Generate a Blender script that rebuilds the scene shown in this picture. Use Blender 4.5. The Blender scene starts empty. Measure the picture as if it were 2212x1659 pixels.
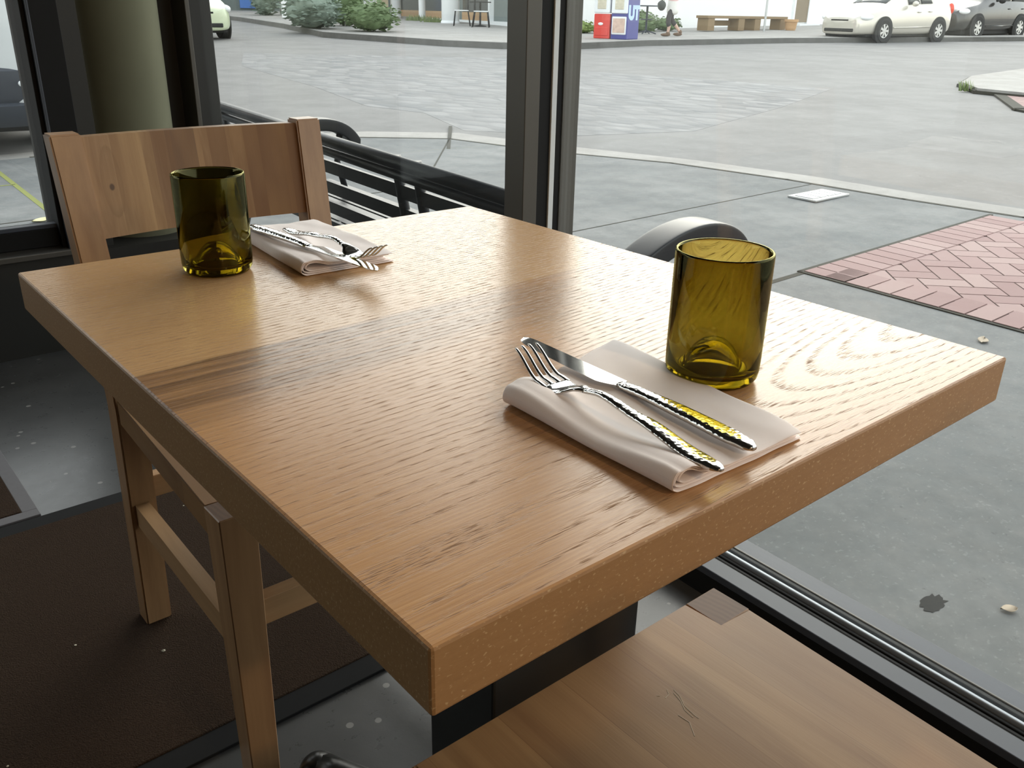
import bpy, bmesh, math, random
from mathutils import Vector, Matrix, noise
random.seed(7)
scene = bpy.context.scene
COL = scene.collection
PI = math.pi
TZ = 0.75                                   # table top height

# ------------------------------------------------------------------ helpers
def link(o, parent=None):
    COL.objects.link(o)
    if parent is not None:
        o.parent = parent
    return o

def tag(o, label=None, cat=None, group=None, kind=None):
    if label: o['label'] = label
    if cat: o['category'] = cat
    if group: o['group'] = group
    if kind: o['kind'] = kind
    return o

def empty(name, loc=(0, 0, 0), rz=0.0):
    o = bpy.data.objects.new(name, None)
    o.empty_display_size = 0.05
    o.location = loc
    o.rotation_euler = (0, 0, rz)
    return link(o)

def obj(name, bm, mats, parent=None, smooth=None, loc=None, rot=None):
    bmesh.ops.recalc_face_normals(bm, faces=bm.faces[:])
    me = bpy.data.meshes.new(name)
    bm.to_mesh(me)
    bm.free()
    if not isinstance(mats, (list, tuple)):
        mats = [mats]
    for m in mats:
        me.materials.append(m)
    if smooth:
        me.polygons.foreach_set('use_smooth', [True] * len(me.polygons))
        if smooth is not True:
            try:
                me.set_sharp_from_angle(angle=smooth)
            except Exception:
                pass
    o = bpy.data.objects.new(name, me)
    if loc: o.location = loc
    if rot: o.rotation_euler = rot
    return link(o, parent)

def B():
    return bmesh.new()

def box(bm, x0, x1, y0, y1, z0, z1, bev=0.0, seg=2, mi=0):
    r = bmesh.ops.create_cube(bm, size=1.0)
    vs = r['verts']
    for v in vs:
        v.co = Vector(((x0 + x1) / 2 + v.co.x * (x1 - x0), (y0 + y1) / 2 + v.co.y * (y1 - y0), (z0 + z1) / 2 + v.co.z * (z1 - z0)))
    fs = set(f for v in vs for f in v.link_faces)
    for f in fs: f.material_index = mi
    if bev > 0:
        es = set(e for v in vs for e in v.link_edges)
        bmesh.ops.bevel(bm, geom=list(es), offset=bev, segments=seg, profile=0.5, affect='EDGES')
    return bm

def hexa(bm, bot, top, mi=0):
    """box from four bottom and four top points (same winding)"""
    vs = [bm.verts.new(p) for p in list(bot) + list(top)]
    fs = [(3, 2, 1, 0), (4, 5, 6, 7), (0, 1, 5, 4), (1, 2, 6, 5), (2, 3, 7, 6), (3, 0, 4, 7)]
    out = []
    for f in fs:
        nf = bm.faces.new([vs[i] for i in f]); nf.material_index = mi; out.append(nf)
    return vs, out

def prism(bm, pts, z0, z1, mi=0):
    """extruded polygon; z0, z1 may be functions of (x, y)"""
    f0 = z0 if callable(z0) else (lambda x, y: z0)
    f1 = z1 if callable(z1) else (lambda x, y: z1)
    a = [bm.verts.new((x, y, f0(x, y))) for x, y in pts]
    b = [bm.verts.new((x, y, f1(x, y))) for x, y in pts]
    n = len(pts)
    for f in ([a[::-1]] + [b] + [[a[i], a[(i + 1) % n], b[(i + 1) % n], b[i]] for i in range(n)]):
        nf = bm.faces.new(f); nf.material_index = mi
    return bm

def tube(bm, pts, r, n=8, caps=True, flat=1.0):
    pts = [Vector(p) for p in pts]
    rs = r if isinstance(r, (list, tuple)) else [r] * len(pts)
    rings = []
    up = Vector((0, 0, 1))
    for i, p in enumerate(pts):
        t = (pts[min(i + 1, len(pts) - 1)] - pts[max(i - 1, 0)]).normalized()
        u = up if abs(t.dot(up)) < 0.95 else Vector((1, 0, 0))
        a = t.cross(u).normalized(); b = a.cross(t).normalized()
        rings.append([bm.verts.new(p + a * math.cos(2 * PI * k / n) * rs[i] + b * math.sin(2 * PI * k / n) * rs[i] * flat) for k in range(n)])
    for i in range(len(rings) - 1):
        for k in range(n):
            bm.faces.new([rings[i][k], rings[i][(k + 1) % n], rings[i + 1][(k + 1) % n], rings[i + 1][k]])
    if caps:
        bm.faces.new(rings[0][::-1]); bm.faces.new(rings[-1])
    return bm

def lathe(bm, prof, n=48, c=(0, 0, 0), axis='Z'):
    rings = []
    def P(r, h, a):
        x, y = r * math.cos(a), r * math.sin(a)
        if axis == 'Z': return (c[0] + x, c[1] + y, c[2] + h)
        if axis == 'Y': return (c[0] + x, c[1] + h, c[2] + y)
        return (c[0] + h, c[1] + x, c[2] + y)
    for r, h in prof:
        if r < 1e-6: rings.append([bm.verts.new(P(0, h, 0))])
        else: rings.append([bm.verts.new(P(r, h, 2 * PI * k / n)) for k in range(n)])
    for i in range(len(rings) - 1):
        A, C = rings[i], rings[i + 1]
        for k in range(n):
            k2 = (k + 1) % n
            if len(A) == 1 and len(C) == 1: continue
            if len(A) == 1: bm.faces.new([A[0], C[k2], C[k]])
            elif len(C) == 1: bm.faces.new([A[k], A[k2], C[0]])
            else: bm.faces.new([A[k], A[k2], C[k2], C[k]])
    return bm

def ball(bm, c, r, sub=2, disp=0.0, seed=0):
    rx = r if isinstance(r, (tuple, list)) else (r, r, r)
    res = bmesh.ops.create_icosphere(bm, subdivisions=sub, radius=1.0)
    for v in res['verts']:
        k = 1.0
        if disp: k += disp * noise.noise(v.co * 2.3 + Vector((seed, seed * 1.7, 0)))
        v.co = Vector((c[0] + v.co.x * rx[0] * k, c[1] + v.co.y * rx[1] * k, c[2] + v.co.z * rx[2] * k))
    return bm

def subsurf(o, lv=2):
    m = o.modifiers.new('smooth', 'SUBSURF'); m.levels = lv; m.render_levels = lv
    return o

# ------------------------------------------------------------------ materials
class NT:
    def __init__(s, name):
        s.m = bpy.data.materials.new(name); s.m.use_nodes = True
        s.t = s.m.node_tree; s.t.nodes.clear()
        s.out = s.n('ShaderNodeOutputMaterial')
    def n(s, typ, **kw):
        nd = s.t.nodes.new(typ)
        for k, v in kw.items():
            if k.startswith('i_'): nd.inputs[k[2:].replace('_', ' ')].default_value = v
            else: setattr(nd, k, v)
        return nd
    def l(s, a, b): s.t.links.new(a, b)
    def val(s, x, nd, idx):
        if hasattr(x, 'is_linked') or isinstance(x, bpy.types.NodeSocket): s.l(x, nd.inputs[idx])
        else: nd.inputs[idx].default_value = x
    def math(s, op, a, b=0.0, c=None):
        nd = s.n('ShaderNodeMath', operation=op)
        s.val(a, nd, 0); s.val(b, nd, 1)
        if c is not None: s.val(c, nd, 2)
        return nd.outputs[0]
    def coord(s, kind='Object'):
        return s.n('ShaderNodeTexCoord').outputs[kind]
    def mapping(s, v, scale=(1, 1, 1), loc=(0, 0, 0), rot=(0, 0, 0)):
        nd = s.n('ShaderNodeMapping')
        nd.inputs['Scale'].default_value = scale; nd.inputs['Location'].default_value = loc; nd.inputs['Rotation'].default_value = rot
        s.l(v, nd.inputs['Vector']); return nd.outputs[0]
    def noise(s, v, scale=5, detail=3, rough=0.5, dist=0.0, col=False):
        nd = s.n('ShaderNodeTexNoise')
        nd.inputs['Scale'].default_value = scale; nd.inputs['Detail'].default_value = detail
        nd.inputs['Roughness'].default_value = rough; nd.inputs['Distortion'].default_value = dist
        s.l(v, nd.inputs['Vector']); return nd.outputs[1 if col else 0]
    def ramp(s, f, stops, interp='LINEAR'):
        nd = s.n('ShaderNodeValToRGB'); cr = nd.color_ramp; cr.interpolation = interp
        while len(cr.elements) < len(stops): cr.elements.new(0.5)
        for e, (p, c) in zip(cr.elements, stops):
            e.position = p; e.color = c if len(c) == 4 else (*c, 1)
        s.l(f, nd.inputs[0]); return nd.outputs[0]
    def mix(s, f, a, b, mode='MIX'):
        nd = s.n('ShaderNodeMix', data_type='RGBA', blend_type=mode)
        s.val(f, nd, 0)
        for x, i in ((a, 6), (b, 7)):
            if isinstance(x, bpy.types.NodeSocket): s.l(x, nd.inputs[i])
            else: nd.inputs[i].default_value = (*x, 1) if len(x) == 3 else x
        return nd.outputs[2]
    def sep(s, v):
        nd = s.n('ShaderNodeSeparateXYZ'); s.l(v, nd.inputs[0]); return nd.outputs
    def comb(s, x, y, z):
        nd = s.n('ShaderNodeCombineXYZ')
        for i, q in enumerate((x, y, z)): s.val(q, nd, i)
        return nd.outputs[0]
    def bump(s, h, strength=0.3, dist=0.01):
        nd = s.n('ShaderNodeBump'); nd.inputs['Strength'].default_value = strength; nd.inputs['Distance'].default_value = dist
        s.l(h, nd.inputs['Height']); return nd.outputs[0]
    def bsdf(s, color=(.5, .5, .5), rough=0.5, metal=0.0, normal=None, **kw):
        nd = s.n('ShaderNodeBsdfPrincipled')
        if isinstance(color, bpy.types.NodeSocket): s.l(color, nd.inputs['Base Color'])
        else: nd.inputs['Base Color'].default_value = (*color, 1)
        s.val(rough, nd, nd.inputs.find('Roughness')); nd.inputs['Metallic'].default_value = metal
        for k, v in kw.items(): nd.inputs[k.replace('_', ' ')].default_value = v
        if normal is not None: s.l(normal, nd.inputs['Normal'])
        s.l(nd.outputs[0], s.out.inputs[0]); s.b = nd
        return s.m

def plain(name, color, rough=0.5, metal=0.0, var=0.12, scale=6.0, **kw):
    t = NT(name)
    v = t.coord()
    f = t.noise(v, scale, 4, 0.6)
    c = t.mix(f, tuple(x * (1 - var) for x in color), tuple(min(1, x * (1 + var)) for x in color))
    return t.bsdf(c, rough, metal, **kw)

def oak_table():
    t = NT('oak_tabletop')
    v = t.coord(); x, y, z = t.sep(v)
    big = t.noise(t.mapping(v, (1.6, 5, 1)), 1.0, 3, 0.55)
    warp = t.noise(t.mapping(v, (5, 16, 3)), 1.0, 3, 0.6)
    # growth rings: a board sawn from a log whose pith drifts along the length
    yc = t.math('ADD', t.math('SUBTRACT', y, 0.085), t.math('MULTIPLY', t.math('SUBTRACT', x, 0.5), -0.05))
    xs = t.math('MULTIPLY', t.math('MINIMUM', t.math('SUBTRACT', 0.70, x), 0.40), 0.17)
    r = t.math('SQRT', t.math('ADD', t.math('MULTIPLY', yc, yc), t.math('ADD', t.math('MULTIPLY', xs, xs), 0.0016)))
    r = t.math('ADD', r, t.math('ADD', t.math('MULTIPLY', warp, 0.0042), t.math('MULTIPLY', big, 0.010)))
    ring = t.math('FRACT', t.math('MULTIPLY', r, 150.0))
    ringm = t.ramp(ring, [(0.0, (0, 0, 0)), (0.55, (0.05,) * 3), (0.86, (1, 1, 1)), (1.0, (0.1,) * 3)])
    pores = t.noise(t.mapping(v, (60, 1100, 60)), 1.0, 2, 0.6)
    porem = t.ramp(pores, [(0.50, (0, 0, 0)), (0.60, (1, 1, 1))])
    fine = t.ramp(t.noise(t.mapping(v, (9, 520, 60)), 1.0, 4, 0.65), [(0.30, (0, 0, 0)), (0.70, (1, 1, 1))])
    groove = t.math('MULTIPLY', porem, t.math('ADD', t.math('MULTIPLY', ringm, 0.95), 0.10))
    # boards: seams near y = .41 and a darker board end
    yb = t.math('SUBTRACT', y, t.math('MULTIPLY', x, 0.05))
    back = t.math('GREATER_THAN', yb, 0.402)
    base = t.mix(fine, (0.40, 0.208, 0.092), (0.61, 0.365, 0.176))
    base = t.mix(t.math('MULTIPLY', big, 0.55), base, (0.53, 0.285, 0.13))
    base = t.mix(t.math('MULTIPLY', back, 0.55), base, t.mix(fine, (0.55, 0.33, 0.15), (0.67, 0.44, 0.215)))
    # heartwood streak in front of the seam: real figure of that board
    sw = t.noise(t.mapping(v, (2.6, 95, 1), loc=(0.3, 0.2, 0)), 1.0, 4, 0.65, 0.5)
    band = t.ramp(t.math('ADD', yb, t.math('MULTIPLY', t.math('SUBTRACT', warp, 0.5), 0.02)),
                  [(0.285, (0, 0, 0)), (0.32, (0.75,) * 3), (0.395, (1, 1, 1)), (0.4015, (1, 1, 1)), (0.4025, (0, 0, 0))])
    fadex = t.ramp(x, [(0.0, (1, 1, 1)), (0.25, (0.75,) * 3), (0.61, (0.25,) * 3)])
    swm = t.ramp(sw, [(0.36, (0.22,) * 3), (0.58, (1, 1, 1))])
    dark = t.math('MULTIPLY', t.math('MULTIPLY', band, fadex), swm)
    base = t.mix(t.math('MULTIPLY', dark, 0.95), base, (0.10, 0.055, 0.03))
    seam = t.math('LESS_THAN', t.math('ABSOLUTE', t.math('SUBTRACT', yb, 0.402)), 0.0006)
    base = t.mix(t.math('MULTIPLY', seam, 0.6), base, (0.2, 0.11, 0.05))
    col = t.mix(t.math('MULTIPLY', groove, 0.82), base, (0.20, 0.098, 0.044))
    h = t.math('SUBTRACT', t.math('MULTIPLY', fine, 0.16), groove)
    rough = t.math('ADD', t.math('MULTIPLY', groove, 0.5), 0.21)
    return t.bsdf(col, rough, 0, t.bump(h, 0.22, 0.0005), Specular_IOR_Level=0.23)

def edge_oak():
    t = NT('oak_table_edge'); v = t.coord()
    f = t.noise(t.mapping(v, (55, 260, 260)), 1.0, 3, 0.6)
    g = t.noise(t.mapping(v, (3, 14, 14)), 1.0, 3, 0.5)
    p = t.ramp(t.noise(t.mapping(v, (300, 600, 500)), 1.0, 1, 0.5), [(0.62, (0, 0, 0)), (0.72, (1, 1, 1))])
    c = t.mix(f, (0.34, 0.178, 0.066), (0.46, 0.265, 0.11))
    c = t.mix(t.math('MULTIPLY', g, 0.5), c, (0.33, 0.185, 0.085))
    c = t.mix(t.math('MULTIPLY', p, 0.6), c, (0.68, 0.5, 0.28))
    return t.bsdf(c, 0.5, 0, t.bump(f, 0.15, 0.001))

def staves(name, grain, width=0.062, off=0.0, tones=None, explicit=None):
    """laminated wood: staves side by side along x, the grain along y or z"""
    t = NT(name); v = t.coord(); x, y, z = t.sep(v)
    idx = t.math('FLOOR', t.math('DIVIDE', t.math('ADD', x, off), width))
    wn = t.n('ShaderNodeTexWhiteNoise', noise_dimensions='1D'); t.l(t.math('ADD', idx, 11.3), wn.inputs['W'])
    rnd = wn.outputs[0]
    along = y if grain == 'y' else z
    other = z if grain == 'y' else y
    q = t.comb(t.math('ADD', x, t.math('MULTIPLY', rnd, 3.0)), other, along)
    warp = t.noise(t.mapping(q, (9, 9, 2.2)), 1.0, 3, 0.6)
    fig = t.noise(t.mapping(q, (34, 20, 2.6)), 1.0, 4, 0.6, 0.6)
    fine = t.noise(t.mapping(q, (420, 200, 14)), 1.0, 3, 0.6)
    tones = tones or [(0.0, (0.21, 0.112, 0.048)), (0.35, (0.28, 0.158, 0.07)), (0.62, (0.36, 0.215, 0.095)), (1.0, (0.25, 0.13, 0.056))]
    c = t.ramp(t.math('ADD', t.math('MULTIPLY', x, 1 / 0.36), 0.5), explicit, 'CONSTANT') if explicit else t.ramp(rnd, tones)
    c = t.mix(t.ramp(fig, [(0.34, (0, 0, 0)), (0.66, (0.9,) * 3)]), c, (0.21, 0.108, 0.046))
    c = t.mix(t.math('MULTIPLY', t.ramp(warp, [(0.45, (0, 0, 0)), (0.75, (1, 1, 1))]), 0.5), c, (0.46, 0.28, 0.125))
    c = t.mix(t.math('MULTIPLY', fine, 0.35), c, (0.22, 0.12, 0.06))
    e = t.math('FRACT', t.math('DIVIDE', t.math('ADD', x, off), width))
    ln = t.math('LESS_THAN', e, 0.012)
    if explicit:
        # a knot with its flame of grain in the light stave
        kx = t.math('DIVIDE', t.math('SUBTRACT', x, 0.139), 0.0045); kz = t.math('DIVIDE', t.math('SUBTRACT', z, 0.762), 0.006)
        kd = t.math('SQRT', t.math('ADD', t.math('MULTIPLY', kx, kx), t.math('MULTIPLY', kz, kz)))
        fx = t.math('DIVIDE', t.math('SUBTRACT', x, 0.137), 0.017); fz = t.math('DIVIDE', t.math('SUBTRACT', z, 0.768), 0.055)
        fd = t.math('ADD', t.math('SQRT', t.math('ADD', t.math('MULTIPLY', fx, fx), t.math('MULTIPLY', fz, fz))), t.math('MULTIPLY', t.math('SUBTRACT', warp, 0.5), 0.5))
        c = t.mix(t.ramp(fd, [(0.0, (0.4,) * 3), (0.72, (0.3,) * 3), (0.94, (0.6,) * 3), (1.0, (0, 0, 0))]), c, (0.24, 0.135, 0.06))
        c = t.mix(t.ramp(kd, [(0.6, (0.85,) * 3), (1.0, (0, 0, 0))]), c, (0.07, 0.035, 0.018))
    else: c = t.mix(t.math('MULTIPLY', ln, 0.35), c, (0.16, 0.08, 0.035))
    return t.bsdf(c, t.math('ADD', t.math('MULTIPLY', fig, 0.12), 0.36), 0, t.bump(fine, 0.08, 0.001), Specular_IOR_Level=0.26)

def chair_rail_wood(name, axis, ca=(0.36, 0.21, 0.10), cb=(0.46, 0.28, 0.14)):
    t = NT(name); v = t.coord()
    sc = {'x': (3, 60, 60), 'y': (60, 3, 60), 'z': (60, 60, 3)}[axis]
    f = t.noise(t.mapping(v, sc), 1.0, 4, 0.6, 0.3)
    c = t.mix(t.ramp(f, [(0.3, (0, 0, 0)), (0.7, (1, 1, 1))]), ca, cb)
    return t.bsdf(c, 0.36, 0, t.bump(f, 0.06, 0.001))

def end_grain():
    t = NT('end_grain'); v = t.coord()
    x, y, z = t.sep(v)
    dx = t.math('SUBTRACT', x, 0.02); dy = t.math('ADD', y, 0.05)
    r = t.math('SQRT', t.math('ADD', t.math('MULTIPLY', dx, dx), t.math('MULTIPLY', dy, dy)))
    ring = t.math('SINE', t.math('MULTIPLY', t.math('ADD', r, t.math('MULTIPLY', t.noise(v, 20, 2), 0.01)), 900))
    c = t.mix(t.math('ADD', t.math('MULTIPLY', ring, 0.25), 0.5), (0.085, 0.043, 0.024), (0.135, 0.072, 0.040))
    return t.bsdf(c, 0.55, Specular_IOR_Level=0.3)

def concrete(name, ca, cb, scale=1.0, rough=0.75, speck=0.2, bump=0.15, stain=(0.2, 0.19, 0.175)):
    t = NT(name); v = t.coord()
    a = t.noise(v, 1.1 * scale, 5, 0.62)
    b = t.noise(v, 14 * scale, 6, 0.7)
    s = t.noise(v, 85 * scale, 3, 0.6)
    md_ = t.noise(v, 4.5 * scale, 5, 0.7)
    sp = t.ramp(s, [(0.60, (0, 0, 0)), (0.68, (1, 1, 1))])
    dk = t.ramp(t.noise(v, 38 * scale, 3, 0.7), [(0.66, (0, 0, 0)), (0.74, (1, 1, 1))])
    c = t.mix(t.ramp(a, [(0.35, (0, 0, 0)), (0.68, (1, 1, 1))]), ca, cb)
    c = t.mix(t.math('MULTIPLY', t.ramp(b, [(0.35, (0, 0, 0)), (0.7, (1, 1, 1))]), 0.35), c, stain)
    c = t.mix(t.math('MULTIPLY', t.ramp(md_, [(0.42, (0, 0, 0)), (0.62, (1, 1, 1))]), 0.45), c, tuple(x * 0.72 for x in ca))
    c = t.mix(t.math('MULTIPLY', sp, speck), c, tuple(min(1, x * 1.7) for x in cb))
    c = t.mix(t.math('MULTIPLY', dk, 0.4), c, tuple(x * 0.45 for x in ca))
    return t.bsdf(c, rough, 0, t.bump(b, bump, 0.004))

def floor_concrete():
    t = NT('polished_concrete'); v = t.coord()
    a = t.noise(v, 2.2, 5, 0.65); b = t.noise(v, 30, 5, 0.7)
    vo = t.n('ShaderNodeTexVoronoi', feature='F1'); vo.inputs['Scale'].default_value = 26; t.l(v, vo.inputs['Vector'])
    wn = t.n('ShaderNodeTexWhiteNoise', noise_dimensions='3D'); t.l(vo.outputs['Position'], wn.inputs['Vector'])
    keep = t.math('GREATER_THAN', wn.outputs[0], 0.86)
    rad = t.math('MULTIPLY', wn.outputs[0], 0.16)
    fleck = t.math('MULTIPLY', keep, t.math('LESS_THAN', vo.outputs['Distance'], rad))
    c = t.mix(t.ramp(a, [(0.3, (0, 0, 0)), (0.7, (1, 1, 1))]), (0.036, 0.038, 0.038), (0.080, 0.081, 0.078))
    c = t.mix(t.math('MULTIPLY', b, 0.4), c, (0.05, 0.043, 0.038))
    c = t.mix(t.math('MULTIPLY', fleck, 0.7), c, (0.26, 0.25, 0.23))
    return t.bsdf(c, t.math('ADD', t.math('MULTIPLY', b, 0.14), 0.22), 0, t.bump(b, 0.08, 0.003), Specular_IOR_Level=0.5)

def carpet():
    t = NT('mat_pile'); v = t.coord()
    a = t.noise(v, 4, 4, 0.6); b = t.noise(v, 420, 2, 0.6)
    c = t.mix(b, (0.016, 0.0105, 0.007), (0.066, 0.042, 0.027))
    c = t.mix(t.math('MULTIPLY', a, 0.4), c, (0.036, 0.02, 0.012))
    return t.bsdf(c, 0.95, 0, t.bump(b, 0.9, 0.004), Specular_IOR_Level=0.1)

def brick_mat():
    t = NT('paving_brick'); v = t.coord()
    br = t.n('ShaderNodeTexBrick'); br.offset = 0.5
    br.inputs['Scale'].default_value = 1.0; br.inputs['Brick Width'].default_value = 0.2; br.inputs['Row Height'].default_value = 0.1
    br.inputs['Mortar Size'].default_value = 0.006; br.inputs['Mortar Smooth'].default_value = 0.3
    br.inputs['Color1'].default_value = (0.27, 0.155, 0.145, 1); br.inputs['Color2'].default_value = (0.36, 0.225, 0.205, 1)
    br.inputs['Mortar'].default_value = (0.15, 0.10, 0.09, 1)
    w = t.noise(v, 5, 3, 0.6, col=True)
    t.l(t.mix(0.035, v, w), br.inputs['Vector'])
    n = t.noise(v, 9, 5, 0.7)
    c = t.mix(t.math('MULTIPLY', n, 0.55), br.outputs[0], (0.33, 0.25, 0.23))
    return t.bsdf(c, 0.85, 0, t.bump(t.math('SUBTRACT', n, br.outputs['Fac']), 0.4, 0.01))

def cobble_mat():
    t = NT('cobblestone'); v = t.coord()
    w = t.noise(v, 0.9, 4, 0.65, col=True)
    vo = t.n('ShaderNodeTexVoronoi', feature='F1'); vo.inputs['Scale'].default_value = 1.0; vo.inputs['Randomness'].default_value = 0.75
    vm = t.mapping(v, (5.5, 3.4, 1), rot=(0, 0, 0.75)); t.l(t.mix(0.12, vm, w), vo.inputs['Vector'])
    wn = t.n('ShaderNodeTexWhiteNoise', noise_dimensions='3D'); t.l(vo.outputs['Position'], wn.inputs['Vector'])
    n = t.noise(v, 0.8, 5, 0.7)
    edge = t.ramp(vo.outputs['Distance'], [(0.35, (0, 0, 0)), (0.75, (1, 1, 1))])
    c = t.mix(wn.outputs[0], (0.15, 0.156, 0.158), (0.285, 0.283, 0.275))
    c = t.mix(t.math('MULTIPLY', edge, 0.55), c, (0.15, 0.15, 0.146))
    c = t.mix(t.math('MULTIPLY', t.ramp(n, [(0.38, (0, 0, 0)), (0.66, (1, 1, 1))]), 0.85), c, (0.215, 0.213, 0.207))
    return t.bsdf(c, 0.85, 0, t.bump(t.math('SUBTRACT', n, edge), 0.4, 0.03))

def pane_glass(name, tint=(0.93, 0.95, 0.94), dust=0.03):
    t = NT(name)
    tr = t.n('ShaderNodeBsdfTransparent'); tr.inputs[0].default_value = (*tint, 1)
    gl = t.n('ShaderNodeBsdfGlossy'); gl.inputs['Roughness'].default_value = 0.005; gl.inputs[0].default_value = (1, 1, 1, 1)
    ge = t.n('ShaderNodeNewGeometry'); vd = t.n('ShaderNodeVectorMath', operation='DOT_PRODUCT')
    t.l(ge.outputs['Normal'], vd.inputs[0]); t.l(ge.outputs['Incoming'], vd.inputs[1])
    k = t.math('POWER', t.math('SUBTRACT', 1.0, t.math('ABSOLUTE', vd.outputs['Value'])), 5.0)
    fr = t.math('ADD', t.math('MULTIPLY', k, 0.92), 0.035)
    mx = t.n('ShaderNodeMixShader'); t.l(fr, mx.inputs[0]); t.l(tr.outputs[0], mx.inputs[1]); t.l(gl.outputs[0], mx.inputs[2])
    df = t.n('ShaderNodeBsdfDiffuse'); df.inputs[0].default_value = (0.8, 0.8, 0.78, 1)
    nz = t.noise(t.coord(), 3, 4, 0.6)
    m2 = t.n('ShaderNodeMixShader'); t.l(t.math('MULTIPLY', nz, dust), m2.inputs[0]); t.l(mx.outputs[0], m2.inputs[1]); t.l(df.outputs[0], m2.inputs[2])
    t.l(m2.outputs[0], t.out.inputs[0]); return t.m

def bottle_glass():
    t = NT('olive_bottle_glass')
    g = t.n('ShaderNodeBsdfGlass'); g.inputs['Color'].default_value = (0.65, 0.605, 0.31, 1); g.inputs['Roughness'].default_value = 0.0; g.inputs['IOR'].default_value = 1.5
    n = t.noise(t.coord(), 22, 2, 0.5)
    t.l(t.bump(n, 0.05, 0.002), g.inputs['Normal'])
    t.l(g.outputs[0], t.out.inputs[0]); return t.m

def steel(name, hammered=False):
    t = NT(name); v = t.coord()
    if hammered:
        vo = t.n('ShaderNodeTexVoronoi', feature='SMOOTH_F1'); vo.inputs['Scale'].default_value = 310; vo.inputs['Smoothness'].default_value = 0.35
        t.l(v, vo.inputs['Vector'])
        nm = t.bump(vo.outputs['Distance'], 0.55, 0.0006)
        return t.bsdf((0.62, 0.61, 0.59), 0.12, 1.0, nm)
    n = t.noise(v, 60, 2, 0.5)
    return t.bsdf((0.66, 0.66, 0.65), t.math('ADD', t.math('MULTIPLY', n, 0.05), 0.05), 1.0)

def linen():
    t = NT('white_linen'); v = t.coord()
    w1 = t.n('ShaderNodeTexWave'); w1.inputs['Scale'].default_value = 900; t.l(v, w1.inputs['Vector'])
    n = t.noise(v, 60, 4, 0.6)
    c = t.mix(n, (0.90, 0.81, 0.78), (0.95, 0.875, 0.85))
    return t.bsdf(c, 0.9, 0, t.bump(t.math('ADD', n, t.math('MULTIPLY', w1.outputs[1], 0.3)), 0.12, 0.001), Sheen_Weight=0.2)

def leaf_mat(name, a, b):
    t = NT(name); oi = t.noise(t.coord(), 7, 3, 0.7)
    return t.bsdf(t.mix(oi, a, b), 0.7, Specular_IOR_Level=0.25)

M = {}
M['oak'] = oak_table(); M['oak_edge'] = edge_oak()
M['seat'] = staves('seat_staves', 'y', 0.074, 0.01)
M['back'] = staves('back_staves', 'z', 0.047, 0.012, explicit=[(0.0, (0.235, 0.118, 0.055)), (0.10, (0.20, 0.10, 0.048)), (0.27, (0.34, 0.20, 0.095)), (0.35, (0.26, 0.145, 0.068)),
    (0.43, (0.37, 0.225, 0.11)), (0.49, (0.165, 0.092, 0.048)), (0.62, (0.27, 0.16, 0.08)), (0.68, (0.44, 0.285, 0.135)), (0.86, (0.40, 0.245, 0.118))])
M['rail_x'] = chair_rail_wood('chair_rail_x', 'x'); M['rail_y'] = chair_rail_wood('chair_rail_y', 'y')
M['leg'] = chair_rail_wood('chair_leg', 'z', (0.30, 0.165, 0.08), (0.40, 0.235, 0.115)); M['end'] = end_grain()
M['floor'] = floor_concrete(); M['mat'] = carpet()
M['mat_edge'] = plain('mat_border', (0.014, 0.014, 0.014), 0.85, scale=60, Specular_IOR_Level=0.15)
M['mat_grey'] = plain('mat_grey_border', (0.13, 0.125, 0.13), 0.85, scale=90)
M['frame'] = plain('bronze_aluminium', (0.085, 0.078, 0.066), 0.4, 0.3, scale=3)
M['frame_dark'] = plain('black_gasket', (0.008, 0.008, 0.008), 0.6, scale=20, Specular_IOR_Level=0.2)
M['frame_grey'] = plain('grey_flange', (0.050, 0.058, 0.074), 0.5, 0.0, scale=3, Specular_IOR_Level=0.4)
M['bead'] = plain('bright_bead', (0.30, 0.34, 0.38), 0.35, 0.2, scale=5)
M['bead_light'] = plain('pale_glazing_tape', (0.75, 0.80, 0.82), 0.5, 0.0, scale=5)
M['scratch'] = plain('pale_scratch', (0.50, 0.40, 0.28), 0.7)
M['column'] = plain('olive_column_paint', (0.15, 0.15, 0.095), 0.9, scale=4)
M['black_wall'] = plain('black_wall_paint', (0.016, 0.015, 0.012), 0.55, scale=4)
M['wall'] = plain('interior_wall', (0.12, 0.10, 0.08), 0.8, scale=2)
M['ceiling'] = plain('interior_ceiling', (0.10, 0.09, 0.08), 0.8, scale=2)
M['pane'] = pane_glass('window_pane')
M['bottle'] = bottle_glass()
M['steel'] = steel('polished_steel'); M['hammer'] = steel('hammered_steel', True)
M['linen'] = linen()
M['black_metal'] = plain('black_powder_coat', (0.012, 0.012, 0.011), 0.3, 0.0, scale=8)
M['bench_metal'] = plain('black_bench_enamel', (0.008, 0.010, 0.013), 0.38, 0.0, scale=10, Specular_IOR_Level=0.4)
M['walk'] = concrete('sidewalk_concrete', (0.112, 0.124, 0.127), (0.215, 0.222, 0.216), 1.0, 0.8)
M['walk_far'] = concrete('far_sidewalk_concrete', (0.32, 0.305, 0.28), (0.40, 0.385, 0.355), 0.4, 0.85, 0.1)
M['street'] = concrete('street_asphalt', (0.178, 0.174, 0.166), (0.222, 0.218, 0.208), 0.25, 0.85, 0.15, 0.1, (0.27, 0.265, 0.255))
M['curb'] = concrete('curb_stone', (0.26, 0.255, 0.235), (0.33, 0.325, 0.30), 0.6, 0.85, 0.1)
M['joint'] = plain('dirt_joint', (0.05, 0.048, 0.036), 0.95, scale=30)
M['moss'] = plain('moss', (0.22, 0.24, 0.06), 0.95, scale=40)
M['brick'] = brick_mat()
_t = NT('paver_brick'); _g = _t.n('ShaderNodeNewGeometry'); _n = _t.noise(_t.coord(), 7, 5, 0.7)
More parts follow.
